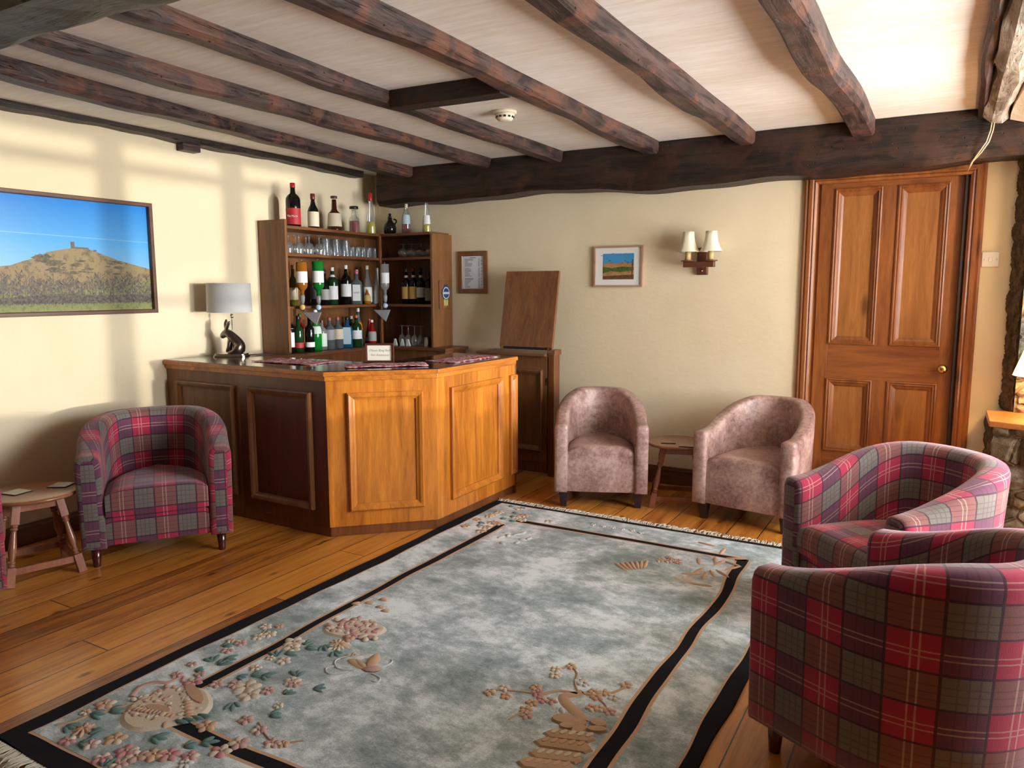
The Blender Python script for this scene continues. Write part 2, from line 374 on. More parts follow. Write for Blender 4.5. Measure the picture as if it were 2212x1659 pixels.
# right wall: wide stone-mullioned window that throws the barred pattern of light
wy0, wy1, wz0, wz1 = 2.30, 4.70, .62, 2.33
mb = MB(); mb.box(XR, XR+.28, YR-.1, wy0, 0, ZC); mb.box(XR, XR+.28, wy1, YB+.1, 0, ZC); mb.box(XR, XR+.28, wy0, wy1, 0, wz0); mb.box(XR, XR+.28, wy0, wy1, wz1, ZC)
struct(obj('wall_right', mb, M_wall))
win = struct(thing('window_1', 'x', 'x', (XR, 0, 0))); del win['label']; del win['category']
for a, b in ((3.07, 3.25), (3.96, 4.15)):
    obj('mullion', MB().box(.08, .2, a, b, wz0, wz1), M_wall, win)
obj('transom', MB().box(.12, .17, wy0, wy1, 2.12, 2.20), M_wall, win)
for a, b in ((2.30,3.07), (3.25,3.96), (4.15,4.70)):
    obj('glazing_bar', MB().box(.13, .16, a, b, 1.325, 1.37), flat('white_paint', (.8,.79,.75), .5), win)
obj('window_board', MB().box(-.04, .3, wy0, wy1, wz0-.03, wz0+.01), M_pinex, win)
obj('pane', MB().box(.144, .147, wy0, wy1, wz0, wz1), M_pane, win)
# skirting boards
mb = MB(); mb.box(-2.49, -.83, YB-.018, YB, 0, .13); mb.box(-2.49, -.83, YB-.024, YB, .10, .115); struct(obj('baseboard_back', mb, M_skirt, bevel=.003))
mb = MB(); mb.box(XL, XL+.018, YR, 3.0, 0, .115); mb.box(XL, XL+.024, YR, 3.0, .088, .10); struct(obj('baseboard_left', mb, wood('skirting_wood_left', (.10,.045,.02), (.24,.12,.05), 'y', .45), bevel=.003))

# ---------------------------------------------------------------- beams
def timber(name, path, w, d, mat, seed, label, axis='y', cham=.018, jit=.008, group=None, zt=ZC):
    # path: list of (along, across-centre); hangs below zt by d
    rnd = random.Random(seed); rings = []
    n = 48; a0, a1 = path[0][0], path[-1][0]
    ph = [rnd.uniform(0, 6) for _ in range(8)]
    for i in range(n+1):
        a = a0+(a1-a0)*i/n
        for k in range(len(path)-1):
            if path[k][0] <= a <= path[k+1][0]+1e-9:
                f = (a-path[k][0])/(path[k+1][0]-path[k][0]); f = f*f*(3-2*f)*.5+f*.5; c = path[k][1]*(1-f)+path[k+1][1]*f
        dz = jit*(math.sin(a*2.1+ph[0])+.6*math.sin(a*5.3+ph[1])+.3*math.sin(a*13+ph[2]))
        dl = jit*(.7*math.sin(a*2.7+ph[3])+.4*math.sin(a*7+ph[4])); dr = jit*(.7*math.sin(a*2.3+ph[5])+.4*math.sin(a*6+ph[6]))
        zb = zt-d+dz; l = -w/2+dl; r_ = w/2+dr; ch = cham*(1+.4*math.sin(a*4+ph[7]))
        pr = [(l, zt+.01), (l, zb+ch), (l+ch, zb), (r_-ch, zb), (r_, zb+ch), (r_, zt+.01)]
        rings.append([(c+x, a, z) if axis == 'y' else (a, c+x, z) for x, z in pr])
    mb = MB(); mb.loft(rings, smooth=False)
    o = obj(name, mb, mat, None); return tag(o, label, 'beam', group)
def joist(pts, w, d, seed, label): return timber('ceiling_joist', pts, w, d, M_joist, seed, label, group='ceiling joists')
joist([(1.5,-3.55),(3.2,-3.72),(4.96,-3.86)], .12, .075, 1, 'dark joist nearest the left wall, above the framed hill photograph')
joist([(1.5,-3.055),(3.0,-3.075),(4.96,-3.10)], .11, .07, 2, 'second dark joist from the left wall')
joist([(1.5,-2.44),(2.9,-2.52),(4.96,-2.49)], .105, .068, 3, 'joist left of the smoke alarm, with the short cross timber butting it')
joist([(-1.2,-1.78),(2.0,-1.80),(4.96,-1.79)], .11, .078, 4, 'dark joist on the right of the smoke alarm')
joist([(-1.2,-1.165),(3,-1.16),(4.96,-1.15)], .115, .085, 5, 'joist fifth from the left wall, ending above the small framed print')
joist([(-1.2,-.52),(3.6,-.51),(4.4,-.485),(4.96,-.49)], .125, .095, 6, 'thick reddish bowed joist ending above the pine door')
timber('ceiling_joist', [(-1.2,.085),(3,.09),(4.96,.105)], .045, .06, M_joist, 7, 'narrow dark joist beside the whitewashed timber at far right', group='ceiling joists')
o = timber('cross_timber', [(-2.46,3.09),(-1.84,3.12)], .10, .085, M_beam, 8, 'short black cross timber between two joists near the smoke alarm', axis='x', jit=.002, cham=.004)
# main back beam
rnd = random.Random(5); rings = []
for i in range(61):
    x = -4.17+(4.55)*i/60
    zb = 2.118+.012*math.sin(x*1.9+.5)+.009*math.sin(x*4.3)+.005*math.sin(x*11); zb += -.02*math.exp(-((x+1.7)/.5)**2)
    yf = 4.95+.008*math.sin(x*3+1)+.005*math.sin(x*9)
    rings.append([(x, 5.199, zb), (x, yf+.03, zb), (x, yf, zb+.035), (x, yf-.004, 2.25), (x, yf+.004, 2.375), (x, yf+.02, 2.399), (x, 5.199, 2.399)])
mb = MB(); mb.loft(rings, smooth=False)
tag(obj('main_beam', mb, M_beam), 'massive dark oak beam running along the back wall over the door', 'beam')
# rough beam across the near left corner
rnd = random.Random(9); rings = []
for i in range(61):
    x = -4.39+6.05*i/60
    j = lambda s: .018*math.sin(x*2.3+s)+.012*math.sin(x*6.1+s*2)+.006*math.sin(x*17+s)
    rings.append([(x, 1.18+j(1), 2.41), (x, 1.16+j(2), 2.27), (x, 1.22+j(3), 2.205+j(9)*.5), (x, 1.40+j(4), 2.20+j(7)*.6), (x, 1.475+j(5)*.6, 2.245+j(8)*.5), (x, 1.50+j(6)*.6, 2.33), (x, 1.49, 2.41)])
mb = MB(); mb.loft(rings, smooth=False)
tag(obj('cross_beam', mb, M_rough), 'rough grey-green axe-cut beam across the near left corner of the ceiling', 'beam')
# wall plate
rings = []
for i in range(49):
    y = 1.5+3.45*i/48; zb = 2.375-.022*(y-1.5)/3.45+.006*math.sin(y*5)+.003*math.sin(y*19)
    rings.append([(-4.40, y, zb), (-4.30+.006*math.sin(y*6), y, zb), (-4.295, y, 2.41), (-4.40, y, 2.41)])
mb = MB(); mb.loft(rings, smooth=False)
wp = tag(obj('wall_plate', mb, beam_mat('black_wall_plate', (.010,.007,.005), (.035,.02,.014), (.05,.03,.02))), 'thin black timber along the top of the left wall', 'beam')
obj('timber_block', MB().box(-4.399, -4.325, 3.245, 3.375, 2.315, 2.375), M_joist, wp, bevel=.004)
# whitewashed timber and low plaster at far right
rings = []
for i in range(41):
    y = -1.2+6.15*i/40; j = .010*math.sin(y*5)+.006*math.sin(y*13)
    rings.append([(.115, y, 2.41), (.118+j, y, 2.335+j), (.15, y, 2.31+j*.6), (.20+j, y, 2.305), (.23+j, y, 2.33), (.24, y, 2.41)])
mb = MB(); mb.loft(rings, smooth=False)
tag(obj('whitewashed_timber', mb, M_pale), 'rough pale limewashed timber at the far right edge of the ceiling', 'beam')
M_plast2 = plaster('lumpy_cream_plaster', (.72,.64,.50), (.80,.74,.62), .8)
mb = MB(); rings = []
for i in range(21):
    y = 1.5+3.44*i/20; rings.append([(.235+.01*math.sin(y*7), y, 2.41), (.24+.01*math.sin(y*5), y, 2.32), (.30, y, 2.295+.006*math.sin(y*4)), (1.69, y, 2.29), (1.69, y, 2.41)])
mb.loft(rings, smooth=False)
struct(obj('trim_1', mb, M_plast2))

# smoke alarm
t = thing('smoke_alarm', 'round cream smoke alarm on the ceiling between two joists', 'smoke alarm', (-2.19, 3.71, ZC))
mb = MB(); mb.lathe([(.066,0),(.066,-.012),(.058,-.016)][::-1], 28); obj('base', mb, flat('alarm_cream', (.80,.74,.58), .5), t)
mb = MB(); mb.lathe([(.018,-.052),(.040,-.050),(.047,-.040),(.050,-.028),(.056,-.016)], 28, cap=True); hd = obj('sensor_head', mb, flat('alarm_cream', (.80,.74,.58), .5), t)
mb = MB()
for k in range(12):
    a = 2*PI*k/12; mb.M = Matrix.Translation((.0485*math.cos(a), .0485*math.sin(a), -.034)) @ Matrix.Rotation(a, 4, 'Z'); mb.box(-.003, .0035, -.0065, .0065, -.005, .005)
obj('vent_slot', mb, M_black, hd)

# ---------------------------------------------------------------- back wall door
d = struct(thing('door_1', 'x', 'x', (-.345, YB, 0))); del d['label']; del d['category']
DX = .345
def dl(x): return x+DX
mb = MB()
# leaf: stiles, rails, muntins (front face slightly behind wall plane)
yf, yb = .030, .07
ux = [(-.735,-.650),(-.373,-.293),(-.020,.058)]
mb.box(dl(-.735), dl(-.652), yf, yb, .01, 2.088); mb.box(dl(-.018), dl(.055), yf, yb, .01, 2.088); mb.box(dl(-.378), dl(-.294), yf+.0005, yb, .36, 2.046)
obj('stile', mb, M_pine, d, bevel=.002)
mb = MB(); mb.box(dl(-.652), dl(-.018), yf, yb, 2.046, 2.088); mb.box(dl(-.652), dl(-.018), yf, yb, .84, 1.064); mb.box(dl(-.652), dl(-.018), yf, yb, .01, .36)
obj('rail', mb, M_pinex, d, bevel=.002)
for (x0, x1, z0, z1) in ((-.652,-.378,1.064,2.046), (-.294,-.018,1.064,2.046), (-.652,-.378,.36,.84), (-.294,-.018,.36,.84)):
    mb = MB(); mb.box(dl(x0), dl(x1), yf+.018, yf+.03, z0, z1); p = obj('door_panel', mb, M_pinep, d)
    mb = MB(); mb.M = Matrix.Translation((0, yf+.018, 0))
    mb.frame(dl(x0), dl(x1), z0, z1, .050, .024, prof=[(0,0),(0,.024),(.008,.027),(.014,.020),(.022,.022),(.030,.014),(.040,.010),(.050,.003),(.050,0)]); obj('panel_moulding', mb, M_pine, p)
kn = MB(); kn.M = Matrix.Translation((dl(.004), yf, .935)) @ Matrix.Rotation(R(90), 4, 'X')
kn.lathe([(.026,0),(.026,.004),(.012,.008),(.009,.022),(.018,.028),(.026,.038),(.027,.048),(.020,.057),(.008,.061)], 28); obj('door_knob', kn, M_gold, d)
mb = MB()
arch = [(0,0),(0,.016),(.012,.022),(.024,.018),(.030,.026),(.062,.026),(.070,.018),(.080,.022),(.094,.016),(.094,-.03)]
# architrave: three sides of a mitred frame
def architrave(mb, x0, x1, z1, prof):
    cs = [(x0,0,1,0),(x0,z1,1,-1),(x1,z1,-1,-1),(x1,0,-1,0)]
    rings = [[(cu+su*o, -h, cv+sv*o) for (o, h) in prof] for (cu, cv, su, sv) in cs]
    mb.loft(rings, closed=False, caps=False, smooth=False)
architrave(mb, dl(-.830), dl(.160), 2.158, [(0,0),(0,.016),(.012,.022),(.024,.018),(.030,.026),(.050,.026),(.058,.018),(.066,.022),(.080,.014),(.080,-.04),(.095,-.04),(.095,-.1)])
obj('architrave', mb, M_pine, d)
mb = MB(); mb.box(dl(.056), dl(.068), -.005, .09, 0, 2.09); obj('jamb_gap_shade', mb, flat('dark_gap', (.02,.008,.004), .7), d)  # near-black strip painting the shade in the gap at the right jamb

# light switch and cable
t = thing('light_switch', 'white single light switch on the wall right of the pine door', 'switch', (.207, YB, 1.586))
mb = MB(); mb.box(-.043, .043, -.010, 0, -.043, .043); obj('switch_plate', mb, M_white, t, bevel=.004)
mb = MB(); mb.box(-.009, .009, -.015, -.009, -.014, .014); obj('rocker', mb, M_white, t, bevel=.002)
mb = MB()
for x in (-.031, .031): mb = MB(); mb.M = Matrix.Translation((x, -.0095, 0)) @ Matrix.Rotation(R(90), 4, 'X'); mb.lathe([(.0035,0),(.003,.0015)], 10); obj('screw', mb, M_steel, t)
mb = MB()
for off in (0, .012):
    mb.tube([(.155+off,4.93,2.33),(.150+off,4.925,2.27),(.135+off,4.925,2.21),(.105+off,4.93,2.16),(.075+off*.3,5.0,2.12),(.060+off*.2,5.16,2.095)], .0035, 6)
tag(obj('wall_cable', mb, flat('cream_cable', (.70,.55,.34), .6)), 'thin cream twin cable looping over the beam to the door frame', 'cable')

# ---------------------------------------------------------------- stone wall, ledge, lamp
def stone_face(p0, p1, z0, z1, nx, nz, amp, seed, ragged=False):
    rnd = random.Random(seed); cells = []
    L = math.hypot(p1[0]-p0[0], p1[1]-p0[1]); z = z0
    while z < z1+.1:
        h = rnd.uniform(.08,.16); x = -rnd.uniform(0,.2)
        while x < L:
            w = rnd.uniform(.13,.34); cells.append((x, x+w, z, z+h, rnd.uniform(-.4,1))); x += w
        z += h
    tx, ty = (p1[0]-p0[0])/L, (p1[1]-p0[1])/L; nx_, ny_ = -ty, tx
    if nx_*0+ny_ > 0 and abs(ny_) > .2: nx_, ny_ = -nx_, -ny_
    if abs(ny_) <= .2 and nx_ > 0: nx_, ny_ = -nx_, -ny_
    rows = []
    for j in range(nz+1):
        row = []
        for i in range(nx+1):
            u = L*i/nx; z = z0+(z1-z0)*j/nz; dd = 0
            for (a, b, c, e, hh) in cells:
                if a <= u < b and c <= z < e:
                    m = min(u-a, b-u, z-c, e-z); dd = (1-math.exp(-m/.012))*(amp+hh*amp*.7); break
            dd += rnd.uniform(-.004,.004)
            row.append((p0[0]+tx*u+nx_*dd, p0[1]+ty*u+ny_*dd, z))
        rows.append(row)
    return rows
for lot, bx in (((((.262,5.199),(.262,4.62),0,.70,40,50,.015,1), ((.262,4.62),(.9,4.40),0,.70,60,60,.022,2), ((.9,4.40),(1.69,4.40),0,.70,40,40,.02,5)), (.30,1.695,4.66,5.198,.02,.69)),
             ((((.318,5.199),(.365,4.99),.72,2.16,30,160,.012,3), ((.365,4.99),(1.69,4.90),.72,2.40,120,120,.02,4)), (.40,1.695,5.03,5.198,.74,2.399))):
    mb = MB()
    for args in lot:
        mb.loft(stone_face(*args), closed=False, caps=False, smooth=True)
    na = len(lot[0]) and (lot[0][4]*lot[0][5]); mb.m = [1 if q < na else 0 for q in range(len(mb.m))]
    mb.box(*bx); struct(obj('wall_stone', mb, [M_stone, M_mortar]))
mb = MB(); mb.prism([(.235,5.0),(.235,4.60),(.90,4.365),(1.69,4.365),(1.69,4.9),(.36,5.02)], .698, .730)
tag(obj('stone_ledge_shelf', mb, wood('orange_varnished_ledge', (.30,.09,.02), (.55,.22,.06), 'x', .3, coat=.4), bevel=.004), 'orange varnished wooden ledge on top of the low stone wall at far right', 'shelf')
t = thing('table_lamp', 'glowing cream shaded lamp standing on the ledge at the right edge', 'lamp', (.475, 4.78, .73))
mb = MB(); mb.lathe([(.06,0),(.06,.015),(.03,.03),(.045,.08),(.05,.13),(.025,.19),(.012,.22),(.010,.30)], 24); obj('lamp_base', mb, flat('lamp_ceramic', (.45,.33,.2), .3), t)
ms = NT('glowing_lamp_shade'); M_glow = ms.done((.85,.72,.48), .8, Emission_Color=(1.0,.66,.28), Emission_Strength=1.6)
mb = MB(); mb.lathe([(.145,.23),(.075,.45),(.073,.45),(.143,.23)], 32, cap=False); obj('lamp_shade', mb, M_glow, t)
l = lamp('lamp_bulb', 'POINT', (.475, 4.78, 1.10), None, 9, (1.0,.62,.28), shadow_soft_size=.03)
l2 = lamp('uplight_bulb', 'POINT', (.62, 3.9, 2.02), None, 4, (1.0,.72,.42), shadow_soft_size=.04)

# ---------------------------------------------------------------- bar counter
P0, P1, P2, P3 = Vector((-4.395,3.08)), Vector((-2.985,3.07)), Vector((-2.535,3.505)), Vector((-2.535,4.42))
bar = thing('bar_counter', 'angled oak bar counter with four moulded front panels and dark polished top', 'bar counter', (-3.0, 3.4, 0))
def rel(p, o=(-3.0,3.4)): return (p[0]-o[0], p[1]-o[1])
def off_poly(pts, d):
    # offset open polyline to the right hand side (outwards, towards the room)
    out = []
    for i, p in enumerate(pts):
        ns = []
        if i > 0: e = (pts[i]-pts[i-1]).normalized(); ns.append(Vector((e.y, -e.x)))
        if i < len(pts)-1: e = (pts[i+1]-pts[i]).normalized(); ns.append(Vector((e.y, -e.x)))
        n = sum(ns, Vector((0,0)))/len(ns); n /= n.dot(ns[0]) if n.length else 1
        out.append(p+n*d)
    return out
line = [P0, P1, P2, P3]
def ring(do, di, z0, z1, mat, name, bevel=.003, parent=bar):
    a = off_poly(line, do); b = off_poly(line, -di)
    mb = MB(); mb.prism([rel(p) for p in a]+[rel(p) for p in b[::-1]], z0, z1); return obj(name, mb, mat, parent, bevel=bevel)
ring(-.012, .03, 0, .075, M_oakd, 'plinth')
ring(.020, .50, .940, .966, M_bartop, 'bar_top')
ring(.026, .02, .936, .962, M_oaky, 'top_edge')
ring(.012, .02, .908, .938, M_oaky, 'cornice')
for k, (a, b, mt) in enumerate(((P0,P1,M_oak),(P1,P2,M_oak),(P2,P3,M_oak))):
    e = (b-a).normalized(); n = Vector((e.y,-e.x)); L = (b-a).length
    mb = MB(); mb.prism([rel(a), rel(b), rel(b-n*.022), rel(a-n*.022)], .06, .925)
    ang = math.atan2(e.y, e.x)
    if k == 0:  # left face gets darker woods: part board tone, part painted shade
        m0 = a+e*.69
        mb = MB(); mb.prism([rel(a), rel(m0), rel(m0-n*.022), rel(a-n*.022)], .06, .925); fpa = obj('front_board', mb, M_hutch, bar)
        mb = MB(); mb.prism([rel(m0), rel(b), rel(b-n*.022), rel(m0-n*.022)], .06, .925); fp = obj('front_board', mb, M_shadeboard, bar)
    else: fp = obj('front_board', mb, mt, bar)
    Mx = Matrix.Translation((*rel(a), 0)) @ Matrix.Rotation(ang, 4, 'Z')
    fr = {0: [(.10,.655),(.78,1.30)], 1: [(.115,.545)], 2: [(.13,.725),(.835,.92)]}[k]
    for (u0, u1) in fr:
        mb = MB(); mb.M = Mx; mb.frame(u0, u1, .15, .838, .042, .026); obj('panel_moulding', mb, M_hutch if k == 0 else M_oak, fpa if (k == 0 and u0 < .5) else fp)
mb = MB(); mb.prism([rel(P3), rel(P3+Vector((-.52,0))), rel(P3+Vector((-.52,.02))), rel(P3+Vector((0,.02)))], .0, .94); obj('end_board', mb, M_oakd, bar)
# counter inner shelf board
# bar towels
def towel_mat():
    t = NT('pink_bar_towel'); v = t.co('Object'); vo = t.n('ShaderNodeTexVoronoi'); t.lk(v, vo.inputs['Vector']); vo.inputs['Scale'].default_value = 42
    n = t.noise(v, 60, 4, .7); f = t.M('ADD', t.M('MULTIPLY', vo.outputs['Distance'], .7), t.M('MULTIPLY', n, .5))
    return t.done(t.ramp(f, [(.36, (.20,.015,.05)), (.52, (.45,.09,.14)), (.68, (.70,.48,.50))]), .9, .2)
M_towel = towel_mat()
for c, ang, L, wd, lab in (((-3.52,3.36),2,.50,.24,'pink patterned bar towel nearest the hare lamp'), ((-2.87,3.46),44,.48,.20,'pink patterned bar towel in front of the small sign'), ((-2.70,4.03),88,.50,.22,'pink patterned bar towel on the right end of the bar')):
    rings = []
    for i in range(17):
        u = -L/2+L*i/16; ro = []
        for k in range(9):
            w = -wd/2+wd*k/8; ro.append((u+.003*math.sin(w*60), w+.003*math.sin(u*40), .0025+.0018*math.sin(u*31+w*23)))
        rings.append(ro)
    mb = MB(); mb.loft(rings, closed=False, caps=False); o = obj('bar_towel', mb, M_towel, None, (c[0], c[1], .9690)); o.rotation_euler = (0,0,R(ang))
    so = o.modifiers.new('s', 'SOLIDIFY'); so.thickness = .003; so.offset = 1
    tag(o, lab, 'bar towel', 'pink bar towels')
# small sign
t = thing('table_sign', 'small framed cream sign standing on the bar top', 'sign', (-3.00, 3.56, .9715), R(30))
mb = MB(); mb.frame(-.088, .088, 0, .118, .013, .014, prof=[(0,-.008),(0,.010),(.003,.014),(.010,.012),(.013,.006),(.013,-.008)]); obj('frame', mb, flat('dark_mahogany', (.075,.022,.012), .3), t)
mb = MB(); mb.box(-.08, .08, -.004, .003, .008, .110); cd = obj('card', mb, M_cream, t)
mb = MB(); mb.add([(-.02,0,0),(.02,0,0),(.02,.055,-.0),(-.02,.055,0),(-.012,.004,.08),(.012,.004,.08)], [(0,1,2,3),(0,4,5,1),(2,5,4,3),(1,5,2),(0,3,4)]); obj('stand', mb, flat('dark_mahogany', (.075,.022,.012), .3), t)
def text(s, size, mat, parent, loc, rot, name='lettering', align='CENTER', ext=.0004, shear=0):
    c = bpy.data.curves.new(name, 'FONT'); c.body = s; c.size = size; c.align_x = align; c.extrude = ext; c.shear = shear
    tmp = bpy.data.objects.new(name, c); COL.objects.link(tmp); bpy.context.view_layer.update()
    me = bpy.data.meshes.new_from_object(tmp.evaluated_get(bpy.context.evaluated_depsgraph_get())); bpy.data.objects.remove(tmp)
    me.materials.clear(); me.materials.append(mat); o = bpy.data.objects.new(name, me); COL.objects.link(o); o.parent = parent; o.location = loc; o.rotation_euler = rot; return o
M_grey_ink = flat('faded_ink', (.42,.40,.34), .8)
text('Please Ring Bell', .020, M_grey_ink, cd, (0,-.0045,.068), (R(90),0,0), shear=.3)
text('For Attention', .020, M_grey_ink, cd, (0,-.0045,.040), (R(90),0,0), shear=.3)

# ---------------------------------------------------------------- gate, post and raised flap
t = thing('bar_gate_post', 'dark oak end post beside the hinges of the bar gate', 'post', (-2.522, 5.075, 0))
mb = MB(); mb.box(-.028, .020, -.125, -.03, 0, .955); obj('post', mb, M_oakd, t, bevel=.002)
mb = MB(); mb.box(-.034, .030, -.135, -.02, .940, .966); mb.box(-.031, .024, -.129, -.025, .925, .940); obj('post_cap', mb, M_hutch, t, bevel=.003)
t = thing('bar_gate', 'oak gate with a moulded panel, standing open behind the bar', 'gate', (-2.86, 4.97, 0))
mb = MB(); mb.box(-.30, .298, -.018, .012, .10, .915); obj('gate_board', mb, M_hutch, t, bevel=.002)
mb = MB(); mb.M = Matrix.Translation((0,-.018,0)); mb.frame(-.22, .265, .19, .815, .04, .024); obj('panel_moulding', mb, M_hutch, t)
mb = MB(); mb.box(-.30, .30, -.012, .012, .02, .10); obj('kick_board', mb, M_oakd, t)
for z in (.70, .25):
    mb = MB(); mb.box(.288, .299, -.0215, -.0185, z, z+.055); h = obj('hinge', mb, M_gold, t)
t = thing('serving_shelf', 'narrow oak serving shelf over the open gate', 'shelf', (-2.86, 5.03, .917))
mb = MB(); mb.box(-.305, .300, -.12, .165, 0, .022); obj('shelf_board', mb, M_hutchx, t, bevel=.003)
t = thing('raised_bar_flap', 'grained oak bar flap hinged up and leaning on the wall', 'bar flap', (-2.745, 4.955, .968))
Mx = Matrix.Rotation(R(-11), 4, 'X')
mb = MB(); mb.M = Mx; mb.box(-.228, .228, -.013, .013, .012, .595); obj('flap_board', mb, wood('zigzag_oak', (.11,.038,.013), (.30,.12,.04), 'z', .35, 2.4), t, bevel=.002)
mb = MB(); mb.box(-.215, .215, -.014, .012, -.004, .012); obj('hinge_strip', mb, M_black, t)
mb = MB()
for x in (-.21, .19): mb = MB(); mb.box(x, x+.02, -.017, -.013, -.004, .02); obj('hinge', mb, M_gold, t)

# ---------------------------------------------------------------- corner bar shelving
hut = thing('bar_back_shelving', 'L-shaped brown oak shelving in the corner behind the bar', 'shelving unit', (-4.12, 4.92, 0))
o_ = (-4.12, 4.92)
def hb(name, x0, x1, y0, y1, z0, z1, m, bevel=.002):
    mb = MB(); mb.box(x0-o_[0], x1-o_[0], y0-o_[1], y1-o_[1], z0, z1); return obj(name, mb, m, hut, bevel=bevel)
FX, FY = -4.12, 4.92
hb('side_panel', -4.395, FX, 3.885, 3.907, .948, 1.918, M_hutch)
hb('side_panel', -3.603, -3.581, FY, 5.195, .948, 1.862, M_hutch)
hb('back_panel', -4.395, -4.385, 3.907, 5.195, .948, 1.88, M_hutch)
hb('back_panel', -4.385, -3.603, 5.185, 5.195, .948, 1.86, M_hutch)
hb('corner_post', FX-.012, FX+.012, FY-.012, FY+.012, .95, 1.86, M_oakd)
for zz, th in ((1.855,.022),(1.660,.020),(1.278,.020)):
    hb('shelf', -4.385, FX, 3.907, 5.185, zz-.002, zz+th-.002, M_hutchy)
    hb('shelf', FX, -3.603, FY, 5.185, zz-.002, zz+th-.002, M_hutchx)
hut = thing('back_bar_cabinet', 'dark oak cabinet with an L-shaped worktop under the shelving', 'cabinet', (-4.12, 4.92, 0))
hb('counter_top', -4.395, -4.06, 3.61, 5.19, .925, .948, M_hutchy)
hb('counter_top', -4.06, -3.42, 4.86, 5.19, .925, .948, M_hutchx)
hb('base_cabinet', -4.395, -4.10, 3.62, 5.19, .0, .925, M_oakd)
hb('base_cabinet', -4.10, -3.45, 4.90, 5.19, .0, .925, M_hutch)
# award plaque
t = thing('rosette_plaque', 'small oak plaque with a blue rosette badge on the shelving side', 'plaque', (-3.5805, 5.085, 1.372))
mb = MB(); mb.box(0, .010, -.085, .085, -.115, .115); obj('plaque_board', mb, M_hutch, t, bevel=.003)
def rosette(pts, r, z, x, mi, mb, sc=0, n=36, rot=0):
    poly = []
    for k in range(n):
        a = 2*PI*k/n; rr = r*(1+sc*math.cos(a*12)); poly.append((rr*math.cos(a), rr*math.sin(a)))
    v = [(x, p[0], z+p[1]) for p in poly]+[(.010, p[0], z+p[1]) for p in poly]
    mb.add(v, [list(range(n)), list(range(n, 2*n))]+[(i,(i+1)%n,n+(i+1)%n,n+i) for i in range(n)], mi)
mb = MB()
for y0, y1 in ((-.028,-.002),(.002,.028)): mb.add([(.0125,y0,-.03),(.0125,y1,-.03),(.0125,y1,-.095),(.0125,(y0+y1)/2,-.083),(.0125,y0,-.095)], [(0,1,2,3,4)], 2)
mb.box(.0101, .012, -.028, .028, -.03, -.01, 2)
mb.box(.0101, .013, -.022, .022, .055, .085, 1)
rosette(None, .056, .015, .014, 0, mb, .05); rosette(None, .050, .015, .0145, 3, mb, .03); rosette(None, .040, .015, .015, 1, mb)
mb.box(.015, .0158, -.048, .048, .006, .024, 3)
bd = obj('rosette_badge', mb, [flat('badge_black', (.015,.02,.03), .4), flat('badge_blue', (.02,.05,.16), .4), flat('badge_yellow', (.50,.47,.18), .5), flat('badge_grey', (.45,.50,.52), .5)], t)

# ---------------------------------------------------------------- bottles
def gl_op(name, c, tr=.0): return glass('bottle_glass_'+name, c, tr, .06)
G = {'dark': gl_op('dark', (.006,.005,.005)), 'brown': gl_op('brown', (.06,.012,.004), .1), 'green': gl_op('green', (.01,.045,.014), .1), 'brightgreen': gl_op('bright_green', (.006,.20,.025), .2),
     'clear': glass('bottle_glass_clear', (.86,.90,.90), .85, .05), 'blue': gl_op('blue', (.015,.10,.22), .2), 'white': gl_op('white', (.72,.76,.80)), 'yellow': gl_op('yellow_liquid', (.75,.60,.02), .2),
     'red': gl_op('red_liquid', (.32,.01,.01), .2), 'amber': gl_op('amber', (.36,.13,.012), .2), 'grey': gl_op('smoky', (.14,.16,.17), .3), 'pink': gl_op('rose', (.45,.16,.12), .3), 'olive': gl_op('olive', (.16,.17,.02), .2)}
def capm(n):
    return flat('cap_'+n, {'red': (.45,.015,.02), 'black': (.015,.013,.012), 'white': (.78,.80,.80), 'gold': (.62,.45,.15), 'cream': (.68,.60,.42), 'darkred': (.16,.02,.02), 'blue': (.03,.03,.25), 'silver': (.55,.55,.55), 'copper': (.42,.12,.08), 'green': (.03,.15,.05), 'pink': (.55,.12,.16), 'brown': (.10,.05,.03)}[n], .35)
def labm(n):
    return flat('label_'+n, {'white': (.78,.80,.80), 'cream': (.70,.62,.45), 'yellow': (.72,.47,.11), 'red': (.42,.02,.03), 'black': (.02,.02,.022), 'paleblue': (.48,.62,.72), 'grey': (.35,.36,.36), 'gold': (.50,.36,.12), 'blue': (.03,.08,.25), 'orange': (.60,.20,.03), 'palegreen': (.50,.62,.55), 'olive': (.30,.27,.18)}[n], .6)
BOT = {}
